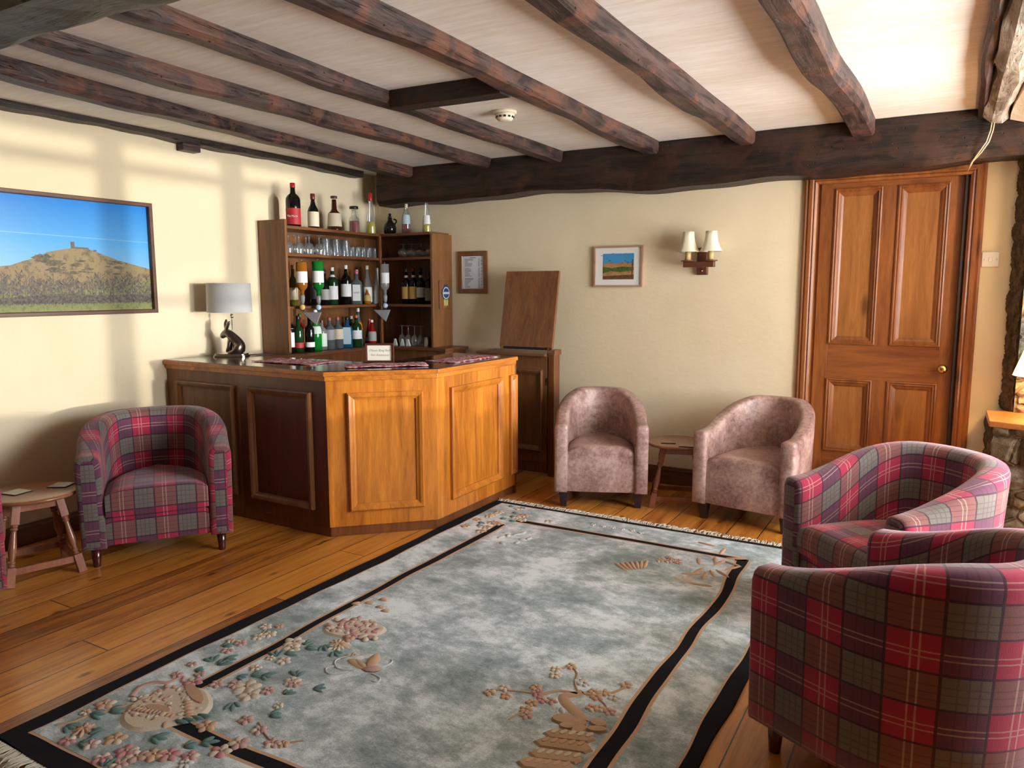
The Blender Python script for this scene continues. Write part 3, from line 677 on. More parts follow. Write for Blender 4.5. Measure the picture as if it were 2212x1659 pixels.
def profile(kind, h, r):
    if kind == 'spirit': return [(r*.92,0),(r,.006),(r,h*.60),(r*.96,h*.65),(r*.75,h*.71),(r*.40,h*.76),(r*.34,h*.80),(r*.33,h*.93)]
    if kind == 'wine': return [(r*.92,0),(r,.006),(r,h*.58),(r*.95,h*.62),(r*.55,h*.69),(r*.38,h*.74),(r*.36,h*.97)]
    if kind == 'slope': return [(r*.92,0),(r,.006),(r,h*.45),(r*.88,h*.55),(r*.50,h*.70),(r*.36,h*.80),(r*.34,h*.95)]
    if kind == 'cone': return [(r*.95,0),(r,.006),(r*.86,h*.3),(r*.62,h*.55),(r*.40,h*.75),(r*.30,h*.86),(r*.30,h*.96)]
    if kind == 'bulb': return [(r*.85,0),(r*.98,.012),(r,h*.3),(r*.99,h*.48),(r*.8,h*.58),(r*.48,h*.68),(r*.34,h*.78),(r*.32,h*.93)]
    if kind == 'bell': return [(r,0),(r,.010),(r*.90,h*.16),(r*.82,h*.42),(r*.78,h*.50),(r*.50,h*.56),(r*.34,h*.62),(r*.28,h*.90)]
    if kind == 'decanter': return [(r,0),(r,.008),(r*.96,h*.4),(r*.88,h*.55),(r*.5,h*.63),(r*.42,h*.72),(r*.40,h*.86)]
    if kind == 'square': return [(r*.96,0),(r,.006),(r,h*.62),(r*.85,h*.68),(r*.4,h*.73),(r*.36,h*.90)]
def bottle(name, kind, h, r, glassc, cap, label, label_text, cat='bottle', lz=(.15,.5), cap_h=.10, group=None, fill=None, neck_label=None, text_=None, cap_r=1.05, loc=(0,0,0), rz=0):
    key = (kind, h, r, glassc, cap, label, lz, cap_h, fill, neck_label, text_)
    if key in BOT:
        return dup(BOT[key], loc, rz, label_text, group)
    prof = profile(kind, h, r); seg = 4 if kind == 'square' else 24
    t = thing(name, label_text, cat, loc, rz, group)
    def rad(z):
        for a, b in zip(prof, prof[1:]):
            if a[1] <= z <= b[1]: f = (z-a[1])/max(1e-6, b[1]-a[1]); return a[0]*(1-f)+b[0]*f
        return prof[-1][0]
    if kind == 'square':
        mb = MB(); rings = []
        for (rr, z) in prof:
            q = rr*1.0 if z < h*.65 else rr; e = .8 if z < h*.7 else 1.0
            ring_ = []
            for k in range(24):
                a = 2*PI*k/24; c_, s_ = math.cos(a), math.sin(a); p = 5 if z < h*.7 else 2
                m_ = (abs(c_)**p+abs(s_)**p)**(-1/p); ring_.append((q*m_*c_, q*m_*s_*e, z))
            rings.append(ring_)
        mb.loft(rings)
    else:
        mb = MB(); mb.lathe(prof, seg)
    b = obj('glass_body', mb, G[glassc], t)
    if fill:
        fz, fc = fill; pr = [(rr*.93, z) for rr, z in prof if z < fz*h]+[(rad(fz*h)*.93, fz*h)]; pr = [(pr[0][0], .005)]+pr[1:]
        if len(pr) > 1:
            mb = MB(); mb.lathe(pr, 20); obj('liquid', mb, G[fc], t)
            if glassc == 'clear': b.data.materials[0] = M_clearthin
    mb = MB(); rn = prof[-1][0]*cap_r; ch = cap_h*h; z0 = prof[-1][1]-.0
    mb.lathe([(rn, h-ch),(rn*1.03, h-ch+.002),(rn*1.03, h-.003),(rn*.9, h)], 18); obj('cap', mb, capm(cap), t)
    if label:
        z0, z1 = lz[0]*h, lz[1]*h
        if kind == 'square':
            mb = MB(); mb.box(-r*.72, r*.72, -r*.8-.0012, -r*.8+.003, z0, z1); obj('label', mb, labm(label), t)
        else:
            mb = MB(); rings = []
            zs = [z0+(z1-z0)*i/4 for i in range(5)]
            for z in zs: rings.append([((rad(z)+.0009)*math.cos(a), (rad(z)+.0009)*math.sin(a), z) for a in [R(-90-85+170*k/14) for k in range(15)]])
            mb.loft(rings, closed=False, caps=False); lb = obj('label', mb, labm(label), t)
    if neck_label:
        z0, z1 = .74*h, .80*h; mb = MB(); mb.loft([[((rad(z)+.001)*math.cos(2*PI*k/18), (rad(z)+.001)*math.sin(2*PI*k/18), z) for k in range(18)] for z in (z0, z1)], caps=False); obj('neck_label', mb, labm(neck_label), t)
    if text_:
        s_, sz, cm = text_; text(s_, sz, capm(cm), t, (0, -r*(.8 if kind == 'square' else 1)-.0016, (lz[0]+lz[1])/2*h-sz*.3), (R(90),0,0), ext=.0002)
    BOT[key] = t
    return t
M_clearthin = M_tumbler
ZT = 1.876
FACE = R(38)
# top row, standing on the shelving
def LB(y, x=-4.25): return (x, y, ZT)
TB = dict(group='bottles on top of the shelving')
bottle('liqueur_bottle', 'spirit', .318, .053, 'dark', 'red', 'red', 'tall dark bottle with red cap and red label, leftmost on top of the shelving', lz=(.05,.42), cap_h=.11, loc=LB(4.06,-4.21), rz=FACE, text_=('Tia Maria', .020, 'white'), **TB)
bottle('liqueur_bottle', 'bulb', .262, .043, 'dark', 'darkred', 'cream', 'black bottle with dark red stopper and cream label on top of the shelving', lz=(.06,.48), cap_h=.16, loc=LB(4.26,-4.21), rz=FACE+R(20), cap_r=1.3, **TB)
bottle('whisky_bottle', 'bell', .270, .062, 'brown', 'brown', 'cream', 'bell-shaped brown bottle with a broad cream label on top of the shelving', lz=(.12,.50), cap_h=.07, loc=LB(4.50,-4.22), rz=FACE, cap_r=1.5, **TB)
bottle('decanter', 'decanter', .215, .046, 'clear', 'black', None, 'squat clear bottle with wide black stopper and dark red drink', fill=(.45,'red'), cap_h=.10, cap_r=1.9, loc=LB(4.75,-4.24), rz=FACE, **TB)
bottle('liqueur_bottle', 'cone', .335, .044, 'clear', 'red', None, 'tall tapering clear bottle of yellow liqueur with red cap', fill=(.30,'yellow'), cap_h=.19, cap_r=1.2, loc=LB(4.91,-4.20), rz=FACE, **TB)
# stoneware jug
t = thing('stoneware_jug', 'small black glazed jug with a ring handle above the shelving corner', 'jug', (-4.12, 5.06, ZT), R(20), 'bottles on top of the shelving')
mb = MB(); mb.lathe([(.040,0),(.052,.02),(.055,.055),(.048,.085),(.026,.110),(.018,.125),(.022,.138)], 28); obj('jug_body', mb, flat('black_glaze', (.014,.010,.009), .18), t)
mb = MB(); mb.lathe([(.014,.136),(.016,.150),(.010,.158),(.013,.170),(.006,.178)], 16); obj('stopper', mb, flat('black_glaze', (.014,.010,.009), .18), t)
mb = MB(); mb.tube([(.022+.030*math.sin(a*PI/10)*1.0+.012*(1-a/10), 0, .130-.062*a/10+.012*math.sin(a*PI/10)) for a in range(11)], .006, 8); obj('jug_handle', mb, flat('black_glaze', (.014,.010,.009), .18), t)
bottle('liqueur_bottle', 'slope', .270, .037, 'clear', 'cream', 'paleblue', 'slim clear bottle of dark red drink with cream cap, right of the black jug', lz=(.30,.58), cap_h=.22, fill=(.30,'red'), loc=(-3.945, 5.06, 1.876), rz=R(15), **TB)
bottle('liqueur_bottle', 'cone', .325, .037, 'clear', 'blue', 'white', 'tall clear bottle with yellow drink and blue cap, rightmost on top of the shelving', lz=(.22,.44), cap_h=.12, fill=(.21,'yellow'), loc=(-3.735, 5.06, 1.876), rz=R(15), **TB)
# second shelf (z 1.296) along the left wing : px -> y
ZM, ZL = 1.297, .949
GM = 'bottles on the middle shelf'
rowM = [
 (3.965,-4.30,'slope',.30,.036,'amber','black',None,(.15,.5),'amber bottle at the dark left end of the middle shelf'),
 (4.02,-4.20,'wine',.30,.034,'olive','gold','cream',(.15,.45),'olive green bottle behind the left optic on the middle shelf'),
 (4.32,-4.28,'slope',.315,.037,'dark','copper','black',(.15,.5),'dark bottle with a copper cap behind the inverted green bottle'),
 (4.355,-4.21,'slope',.27,.040,'dark','black','grey',(.15,.45),'black bottle with a grey label just right of the inverted green bottle'),
 (4.455,-4.22,'spirit',.295,.042,'green','white','white',(.14,.50),'green bottle with white cap and a big white and black label'),
 (4.525,-4.29,'spirit',.285,.036,'dark','silver','gold',(.2,.5),'dark bottle with silver cap and gold label on the middle shelf'),
 (4.60,-4.21,'spirit',.315,.041,'dark','white','white',(.20,.52),'dark bottle with tall white cap and white label on the middle shelf'),
 (4.69,-4.29,'slope',.290,.038,'dark','silver','grey',(.2,.4),'dark bottle with silver cap behind the blue label bottle'),
 (4.725,-4.21,'square',.275,.044,'grey','pink','white',(.10,.58),'smoky square bottle with white oval label on the middle shelf'),
 (4.82,-4.29,'wine',.285,.034,'dark','silver',None,(.1,.4),'plain dark bottle with a silver cap on the middle shelf'),
 (4.80,-4.165,'slope',.125,.030,'amber','gold','gold',(.2,.6),'short amber bottle between the taller ones on the middle shelf'),
 (4.868,-4.22,'slope',.318,.040,'clear','cream','white',(.05,.44),'tall frosted bottle with cream stopper and white label near the shelving corner'),
 (4.948,-4.18,'cone',.300,.042,'white','white',None,(.1,.4),'opaque white tapering bottle near the shelving corner'),
]
for (y, x, k, h, r, g, c, l, lz, lab) in rowM:
    bottle('spirit_bottle', k, h, r, g, c, l, lab, lz=lz, loc=(x, y, ZM), rz=FACE, group=GM, neck_label='white' if g == 'green' else None, text_=("LAMB'S", .017, 'blue') if k == 'square' else None)
for (x, k, h, r, g, c, l, lz, lab) in (
 (-3.955,'wine',.295,.037,'dark','black','yellow',(.14,.48),'wine bottle with yellow label, left one of the pair'),
 (-3.878,'wine',.298,.037,'dark','darkred','yellow',(.14,.481),'wine bottle with yellow label and dark red capsule'),
 (-3.802,'wine',.296,.036,'dark','black','white',(.18,.46),'wine bottle with white label beside the yellow labels'),
 (-3.715,'spirit',.270,.036,'dark','black','olive',(.10,.48),'dark bottle with dull olive label in the shadowed right bay'),
 (-3.640,'spirit',.285,.035,'green','silver','white',(.16,.40),'dark green bottle with small white label at the right end of the middle shelf')):
    bottle('wine_bottle', k, h, r, g, c, l, lab, lz=lz, loc=(x, 5.055, ZM), rz=R(15), group=GM, neck_label='white' if l in ('yellow','white') else None)
GL = 'bottles on the lower shelf'
rowL = [
 (3.955,-4.19,'wine',.285,.037,'dark','black','white',(.16,.64),'wine bottle with a tall white label, leftmost on the lower shelf'),
 (4.045,-4.19,'wine',.275,.038,'green','black','red',(.13,.27),'dark green bottle with a red band label on the lower shelf'),
 (4.125,-4.155,'wine',.285,.036,'dark','darkred','white',(.13,.26),'dark bottle with a low white label beside the bright green bottle'),
 (4.15,-4.28,'spirit',.285,.036,'red','green','orange',(.2,.6),'bottle with red and orange label at the back of the lower shelf'),
 (4.215,-4.18,'slope',.315,.045,'brightgreen','white','palegreen',(.42,.60),'bright green bottle with white cap and pale label on the lower shelf'),
 (4.301,-4.20,'spirit',.235,.038,'clear','brown','palegreen',(.12,.55),'clear bottle with a pale green label on the lower shelf'),
 (4.385,-4.20,'spirit',.250,.042,'grey','copper','grey',(.30,.62),'round-shouldered bottle with copper cap and grey badge label'),
 (4.478,-4.20,'spirit',.251,.042,'grey','copper','cream',(.30,.62),'round-shouldered bottle with copper cap and cream badge label'),
 (4.575,-4.19,'square',.250,.043,'blue','black','paleblue',(.12,.66),'blue square bottle with pale blue label on the lower shelf'),
 (4.685,-4.19,'spirit',.262,.044,'green','copper','white',(.25,.52),'green bottle with white rectangular label and reddish cap'),
 (4.725,-4.28,'spirit',.250,.034,'green','white',None,(.2,.5),'green bottle with white cap behind the white label bottle'),
 (4.80,-4.27,'slope',.314,.036,'grey','white','orange',(.42,.62),'tall bottle with white cap and orange label on the lower shelf'),
 (4.855,-4.17,'slope',.215,.036,'red','white','grey',(.18,.55),'short red bottle with a grey label at the corner of the lower shelf'),
 (4.915,-4.25,'cone',.225,.040,'red','pink','white',(.14,.30),'short dark red bottle with pink cap and low white label'),
]
for (y, x, k, h, r, g, c, l, lz, lab) in rowL:
    bottle('spirit_bottle', k, h, r, g, c, l, lab, lz=lz, loc=(x, y, ZL), rz=FACE, group=GL)
bottle('spirit_bottle', 'spirit', .20, .026, 'dark', 'grey' if False else 'black', None, 'small black bottle in the dark right corner of the lower shelf', loc=(-3.66, 5.12, ZL), group=GL)
# optics: inverted bottles with badge measures
def optic(name, label, loc, rz, parts):
    t = thing(name, label, 'optic bottle', loc, rz, 'inverted optic bottles')
    k, h, r, g, l, badge = parts
    prof = [(rr, h-z) for rr, z in profile(k, h, r)][::-1]
    mb = MB(); mb.lathe(prof, 24); obj('glass_body', mb, G[g], t)
    if l:
        mb = MB(); mb.loft([[((r+.001)*math.cos(a), (r+.001)*math.sin(a), z) for a in [R(-175+170*q/14) for q in range(15)]] for z in (h*.45, h*.6, h*.75)], closed=False, caps=False); obj('label', mb, labm(l), t)
    mb = MB(); mb.lathe([(.010,-.03),(.016,-.01),(.018,.02),(.013,.035)], 16); obj('measure', mb, glass('measure_glass', (.5,.52,.55), .5), t)
    mb = MB(); mb.lathe([(.006,-.085),(.015,-.08),(.017,-.05),(.012,-.03)], 16); obj('valve', mb, M_steel, t)
    mb = MB(); mb.M = Matrix.Translation((.0,-.022,-.055)) @ Matrix.Rotation(R(90), 4, 'X'); mb.lathe([(.024,0),(.024,.004)], 24); mb.lathe([(.020,.0041),(.020,.0055)], 24, mi=1); obj('badge', mb, [flat('badge_blue', (.02,.05,.16), .4), labm(badge)], t)
    mb = MB(); mb.tube([(0,.02,-.06),(0,.05,-.06),(0,.05,h+.01),(0,.012,h+.012)], .004, 8); obj('bracket', mb, M_steel, t)
    return t
optic('optic_bottle', 'inverted amber bottle with pink and white label on the left optic stand', (-4.072, 3.985, 1.345), FACE, ('spirit', .27, .040, 'amber', 'white', 'yellow'))
optic('optic_bottle', 'inverted bright green bottle on the left optic stand', (-4.070, 4.145, 1.34), FACE, ('spirit', .285, .043, 'brightgreen', 'white', 'paleblue'))
optic('optic_bottle', 'inverted clear bottle with white and red label on the corner optic stand', (-4.030, 4.868, 1.34), FACE, ('spirit', .285, .036, 'clear', 'white', 'paleblue'))
for (p, lab) in (((-4.070,4.07,1.200),'grey wedge-shaped optic bracket under the two inverted bottles'), ((-4.040,4.835,1.200),'grey wedge-shaped optic bracket at the shelving corner')):
    mb = MB(); mb.add([(-.07,0,.05),(.07,0,.05),(.03,0,-.05),(-.07,.03,.05),(.07,.03,.05),(.03,.03,-.05)], [(0,2,1),(3,4,5),(0,1,4,3),(1,2,5,4),(2,0,3,5)])
    o = obj('optic_bracket', mb, flat('grey_metal', (.32,.32,.33), .4, metal=.6), None, p, bevel=.004); o.rotation_euler = (0,0,FACE); tag(o, lab, 'bracket', 'optic brackets')

# ---------------------------------------------------------------- glasses (upside down)
GP = {}
def glass_item(kind, loc, label, group):
    if kind in GP: return dup(GP[kind], loc, random.random()*3, label, group)
    if kind == 'goblet':   # inverted stem glass
        t = thing('wine_glass', label, 'glass', loc, 0, group)
        mb = MB(); mb.lathe([(.033,0),(.037,.03),(.036,.05),(.026,.075),(.006,.088)], 20, cap=False); obj('bowl', mb, M_tumbler, t)
        mb = MB(); mb.lathe([(.005,.088),(.004,.12),(.006,.138)], 10); obj('stem', mb, M_tumbler, t)
        mb = MB(); mb.lathe([(.006,.137),(.032,.143),(.033,.145)], 20); obj('foot', mb, M_tumbler, t)
    elif kind == 'brandy':
        t = thing('brandy_glass', label, 'glass', loc, 0, group)
        mb = MB(); mb.lathe([(.030,0),(.042,.025),(.045,.045),(.038,.068),(.006,.084)], 20, cap=False); obj('bowl', mb, M_tumbler, t)
        mb = MB(); mb.lathe([(.005,.084),(.005,.108)], 10); obj('stem', mb, M_tumbler, t)
        mb = MB(); mb.lathe([(.006,.107),(.034,.112),(.035,.114)], 20); obj('foot', mb, M_tumbler, t)
    elif kind == 'tall':
        mb = MB(); mb.lathe([(.036,0),(.034,.128),(.028,.130),(.026,.122),(.033,.002)], 20, cap=False); t = tag(obj('tall_tumbler', mb, M_tumbler, None, loc), label, 'glass', group)
    elif kind == 'short':
        mb = MB(); mb.lathe([(.030,0),(.026,.082),(.022,.084),(.021,.074),(.028,.002)], 20, cap=False); t = tag(obj('short_tumbler', mb, M_tumbler, None, loc), label, 'glass', group)
    elif kind == 'flute':
        t = thing('wine_glass', label, 'glass', loc, 0, group)
        mb = MB(); mb.lathe([(.026,0),(.030,.04),(.027,.065),(.018,.085),(.005,.097)], 20, cap=False); obj('bowl', mb, M_tumbler, t)
        mb = MB(); mb.lathe([(.005,.097),(.004,.14),(.006,.160)], 10); obj('stem', mb, M_tumbler, t)
        mb = MB(); mb.lathe([(.006,.159),(.031,.165),(.032,.167)], 20); obj('foot', mb, M_tumbler, t)
    GP[kind] = t; return t
ZG = 1.679
ORD = ['first','second','third','fourth','fifth','sixth','seventh','eighth','ninth','tenth']
random.seed(3)
for k in range(7):
    glass_item('goblet', (-4.165-.085*(k % 2), 3.955+.052*k, ZG), ORD[k]+' upturned stemmed glass counting from the left end of the top shelf', 'stemmed glasses on the top shelf')
for k in range(6):
    glass_item('tall', (-4.165-.09*(k % 2), 4.338+.055*k, ZG), ORD[k]+' tall upturned tumbler from the left in the middle of the top shelf', 'tall tumblers on the top shelf')
for k in range(10):
    glass_item('short', (-4.18-.075*(k % 2), 4.650+.034*k, ZG), ORD[k]+' short upturned tumbler from the left, near the corner of the top shelf', 'short tumblers on the top shelf')
for k, x in enumerate((-3.975, -3.882, -3.789, -3.695)):
    glass_item('brandy', (x, 5.05, ZG), ORD[k]+' upturned brandy glass from the left in the right bay', 'brandy glasses on the top shelf')
for k, x in enumerate((-3.965, -3.899, -3.833, -3.767)):
    glass_item('flute', (x, 5.0, ZL), ORD[k]+' upturned wine glass from the left at the right of the lower shelf', 'wine glasses on the lower shelf')
mb = MB(); mb.lathe([(.026,0),(.026,.075),(.024,.075),(.024,.004)], 24, cap=False); mb.lathe([(.024,0),(.024,.004)], 24)
tag(obj('steel_measure_cup', mb, M_steel, None, (-3.69, 4.98, ZL)), 'small steel measuring cup beside the upturned wine glasses', 'measure')
for k, x in enumerate((-4.00, -3.925, -3.865)):
    mb = MB(); mb.add([(-.022,0,0),(.022,0,0),(.006,0,.058),(-.006,0,.058),(-.018,.02,0),(.018,.02,0),(.004,.012,.055),(-.004,.012,.055)], [(0,1,2,3),(4,7,6,5),(1,5,6,2),(0,3,7,4),(3,2,6,7),(0,4,5,1)])
    o = obj('folded_napkin', mb, flat('white_napkin', (.75,.76,.74), .9), None, (x, 4.945, ZL)); tag(o, ORD[k]+' folded white napkin from the left, by the upturned wine glasses', 'napkin', 'napkins on the lower shelf')

# ---------------------------------------------------------------- hare lamp
t = thing('hare_table_lamp', 'grey drum-shaded lamp with a pewter hare base on the bar', 'table lamp', (-4.20, 3.44, .966), R(30))
mb = MB()
pl = [(-.108,-.05),(-.095,-.062),(.095,-.062),(.108,-.05),(.108,.05),(.095,.062),(-.095,.062),(-.108,.05)]
mb.prism(pl, 0, .010); mb.prism([(x*.93, y*.9) for x, y in pl], .010, .020); obj('lamp_plinth', mb, flat('silver_plinth', (.50,.47,.42), .25, metal=1), t, bevel=.002)
# hare, facing -x: body as skinned chain
def skin(name, verts, edges, radii, mat, parent, root=0, sub=2):
    me = bpy.data.meshes.new(name); me.from_pydata(verts, edges, []); me.materials.append(mat)
    o = bpy.data.objects.new(name, me); COL.objects.link(o); o.parent = parent
    o.modifiers.new('skin', 'SKIN'); s_ = o.modifiers.new('sub', 'SUBSURF'); s_.levels = sub; s_.render_levels = sub
    for i, v in enumerate(me.skin_vertices[0].data): v.radius = (radii[i], radii[i]) if not isinstance(radii[i], tuple) else radii[i]; v.use_root = (i == root)
    for p in me.polygons: p.use_smooth = True
    o.modifiers['skin'].use_smooth_shade = True
    return o
hv = [(.060,0,.052),(.060,0,.090),(.035,0,.126),(.002,0,.150),(-.030,0,.163),(-.052,0,.148),(-.064,0,.122),
      (-.004,.018,.108),(-.010,.020,.064),(-.020,.020,.028), (-.004,-.018,.108),(-.012,-.020,.064),(-.026,-.020,.028),
      (.045,.034,.044),(.018,.040,.030),(-.012,.040,.025), (.045,-.034,.044),(.018,-.040,.030),(-.012,-.040,.025),
      (-.036,.012,.184),(-.040,.020,.218),(-.034,.024,.252), (-.026,-.012,.182),(-.012,-.020,.210),(.006,-.026,.240), (.088,0,.036)]
he = [(0,1),(1,2),(2,3),(3,4),(4,5),(5,6),(2,7),(7,8),(8,9),(2,10),(10,11),(11,12),(0,13),(13,14),(14,15),(0,16),(16,17),(17,18),(4,19),(19,20),(20,21),(4,22),(22,23),(23,24),(0,25)]
hr = [.040,.037,.033,.026,.026,.024,.015,.017,.012,.011,.017,.012,.011,.030,.015,.010,.030,.015,.010,(.010,.012),(.015,.019),(.006,.009),(.010,.012),(.014,.018),(.006,.009),.014]
skin('hare_figure', hv, he, hr, M_bronze, t)
mb = MB(); mb.lathe([(.003,.02),(.003,.285)], 10); mb.lathe([(.010,.262),(.010,.275),(.006,.290)], 12); o = obj('lamp_rod', mb, M_steel, t); o.location = (.012,0,0)
def linen():
    t_ = NT('grey_linen_shade'); n = t_.noise(t_.co('Object', (1,1,4)), 90, 3, .7); n2 = t_.noise(t_.co('Object', (4,4,1)), 60, 2, .6); t_.bump(t_.M('ADD', n, n2), .4, .002)
    return t_.done(t_.mix(n, (.42,.42,.42), (.60,.60,.60)), .9, .2)
mb = MB(); mb.lathe([(.146,.300),(.142,.495),(.140,.495),(.144,.300)], 48, cap=False); sh = obj('lamp_shade', mb, linen(), t); sh.location = (.0,0,0)
mb = MB(); mb.tube([(.1,.03,.006),(.16,.05,.004),(.22,.10,.004),(.30,.16,.004),(.36,.17,.004)], .0035, 8); obj('lamp_cord', mb, M_black, t)

# ---------------------------------------------------------------- pictures
def print_mat(name, c1, c2, sc=30, c3=None, rough=.5):
    t_ = NT(name); n = t_.noise(t_.co('Object'), sc, 6, .75); 
    c = t_.ramp(n, [(.38, c1), (.52, c2), (.66, c3 or c2)]); return t_.done(c, rough, .4)
y0, y1, z0, z1 = 1.85, 3.022, 1.272, 1.956   # outer frame on the left wall
t = thing('framed_hill_photograph', 'large framed colour photograph of a hilltop church under blue sky', 'picture', (XL, (y0+y1)/2, z0))
cy = (y0+y1)/2; hw = (y1-y0)/2; hh = z1-z0
Mx = Matrix.Rotation(R(90), 4, 'Z')    # local XZ plane facing +x
mb = MB(); mb.M = Matrix.Translation((0.002,0,0)) @ Mx; mb.frame(-hw, hw, 0, hh, .024, .038, prof=[(0,0),(0,.036),(.003,.038),(.020,.038),(.024,.034),(.024,0)]); obj('frame', mb, wood('walnut_frame', (.07,.03,.018), (.16,.075,.045), 'y', .4), t, bevel=.001)
def sky_print():
    t_ = NT('printed_blue_sky'); sp = t_.n('ShaderNodeSeparateXYZ'); tc = t_.n('ShaderNodeTexCoord'); t_.lk(tc.outputs['Object'], sp.inputs[0])
    c = t_.ramp(t_.M('DIVIDE', sp.outputs[2], hh), [(.35, (.22,.50,.80)), (.62, (.09,.38,.78)), (.95, (.02,.22,.66))])
    z = t_.M('ADD', t_.M('MULTIPLY', sp.outputs[1], -.02), .452); ln = t_.M('LESS_THAN', t_.M('ABSOLUTE', t_.M('SUBTRACT', sp.outputs[2], z)), .0025)
    return t_.done(t_.mix(t_.M('MULTIPLY', ln, .4), c, (.35,.62,.85)), .25, .5)
W_ = hw*2-.048; U0 = -hw+.024
pm = [sky_print(), print_mat('printed_hillside', (.13,.10,.055), (.30,.22,.11), 26, (.24,.20,.09)), print_mat('printed_rocks', (.05,.05,.03), (.12,.10,.06), 60, (.22,.16,.09)),
      print_mat('printed_field', (.14,.17,.05), (.26,.28,.09), 50, (.22,.21,.09)), print_mat('printed_trees', (.045,.04,.035), (.13,.11,.09), 70, (.22,.19,.14)), flat('printed_tower', (.12,.09,.08), .5)]
mb = MB()
def P(u, v, x): return (x, U0+u*W_, .024+v*(hh-.048))
def lay(pts, x, mi): mb.add([P(u, v, x) for u, v in pts], [list(range(len(pts)))], mi)
lay([(0,0),(1,0),(1,1),(0,1)], .010, 0)
hill = [(0,.20),(0,.34),(.05,.35),(.12,.36),(.20,.385),(.27,.40),(.33,.44),(.40,.475),(.44,.52),(.50,.545),(.545,.56),(.60,.575),(.655,.565),(.70,.54),(.75,.51),(.82,.47),(.90,.435),(1,.395),(1,.05),(0,.05)]
lay(hill, .0105, 1)
def blob(cu, cv, ru, rv, x, mi, seed):
    rr = random.Random(seed); lay([(cu+ru*math.cos(a)*rr.uniform(.6,1.2), cv+rv*math.sin(a)*rr.uniform(.6,1.2)) for a in [2*PI*k/18 for k in range(18)]], x, mi)
blob(.42, .47, .05, .045, .0108, 2, 1); blob(.47,.43,.06,.03,.0109,2,2)
rr = random.Random(4)
for k in range(26): blob(rr.uniform(.45,.85), rr.uniform(.33,.46), rr.uniform(.012,.035), rr.uniform(.006,.013), .0109+k*.00001, 2, 40+k)
lay([(.565,.565),(.565,.625),(.585,.625),(.585,.58),(.655,.578),(.658,.565)], .0110, 5); blob(.69,.552,.012,.01,.0110,2,9)
lay([(0,.05),(1,.05),(1,.30),(.85,.22),(.6,.19),(.3,.17),(.1,.16),(0,.17)], .0112, 3)
lay([(0,.07),(1,.07),(1,.15),(.7,.14),(.5,.16),(.2,.12),(0,.13)], .0113, 4)
lay([(0,0),(1,0),(1,.055),(0,.075)], .0114, 3)
for k in range(84):   # bare trees
    u = .005+k*.0119+rr.uniform(-.006,.006); h_ = rr.uniform(.16,.30)
    lay([(u-.0022,.06),(u+.0022,.06),(u+.001,.06+h_),(u-.001,.06+h_)], .0116+k*.000004, 4)
    for j in range(9):
        a = rr.uniform(.3,1.0); s_ = rr.choice((-1,1)); l_ = rr.uniform(.015,.035)
        lay([(u,.06+h_*a*.9),(u+s_*l_,.06+h_*a*.9+rr.uniform(.02,.06)),(u+s_*l_*.9,.063+h_*a*.9+rr.uniform(.02,.06))], .0118+k*.000004+j*.0000005, 4)
obj('print', mb, pm, t)
# framed print on the back wall
t = thing('small_framed_print', 'small pale-framed landscape print on the back wall left of the sconce', 'picture', (-2.10, YB, 1.433))
mb = MB(); mb.frame(-.190, .190, 0, .297, .012, .022, prof=[(0,0),(0,.022),(.012,.022),(.012,0)]); obj('frame', mb, wood('pale_beech_frame', (.36,.20,.12), (.50,.31,.20), 'x', .5), t)
mb = MB(); mb.box(-.178, .178, -.012, -.003, .012, .285); mt = obj('mount', mb, flat('white_mount_board', (.80,.79,.76), .8), t)
mb = MB(); q = lambda pts, y, mi: mb.add([(x, y, z) for x, z in pts], [list(range(len(pts)))], mi)
q([(-.122,.055),(.122,.055),(.122,.243),(-.122,.243)], -.0124, 0); q([(-.122,.055),(.122,.055),(.122,.165),(.04,.178),(-.03,.172),(-.07,.18),(-.122,.165)], -.0126, 1)
q([(-.122,.10),(-.06,.115),(.02,.108),(.122,.12),(.122,.142),(.03,.148),(-.05,.138),(-.122,.148)], -.0128, 2); q([(-.122,.055),(.122,.055),(.122,.09),(.0,.085),(-.122,.08)], -.0128, 3)
rr = random.Random(8)
for k in range(16):
    x_ = rr.choice((-1,1))*rr.uniform(.05,.115); z_ = rr.uniform(.16,.235); a = rr.uniform(0,3); l_ = rr.uniform(.02,.05)
    q([(x_,z_),(x_+l_*math.cos(a),z_+.3*l_*math.sin(a)),(x_+l_*math.cos(a)-.002,z_+.3*l_*math.sin(a)+.005)], -.0129-k*.00001, 3)
q([(.105,.09),(.112,.09),(.118,.2),(.108,.2)], -.0131, 3)
obj('print', mb, [flat('print_sky', (.05,.30,.60), .5), print_mat('print_hills', (.30,.12,.05), (.45,.24,.10), 40), print_mat('print_woods', (.02,.07,.02), (.08,.15,.03), 60), print_mat('print_branches', (.03,.025,.02), (.16,.08,.03), 60)], mt)
# menu
t = thing('framed_price_list', 'brown framed white drinks price list on the wall beside the shelving', 'notice', (-3.372, YB, 1.383))
mb = MB(); mb.frame(-.141, .141, 0, .343, .040, .016, prof=[(0,0),(0,.014),(.004,.016),(.036,.016),(.040,.010),(.040,0)]); obj('frame', mb, M_hutch, t)
mb = MB(); mb.box(-.103, .103, -.008, -.002, .034, .309); pg = obj('page', mb, flat('price_list_paper', (.70,.74,.82), .6), t)
mb = MB(); rr = random.Random(2)
mb.box(-.03, .03, -.0086, -.0081, .288, .293)
for k in range(26):
    z_ = .277-k*.0092
    if k in (7, 16): continue
    w_ = rr.uniform(.03,.085); mb.box(-.080, -.080+w_, -.0086, -.0081, z_, z_+.0038); mb.box(.052, .066, -.0086, -.0081, z_, z_+.0038)
    if k % 3: mb.box(.075, .088, -.0086, -.0081, z_, z_+.0038)
obj('printed_lines', mb, flat('price_list_ink', (.16,.17,.22), .7), pg)

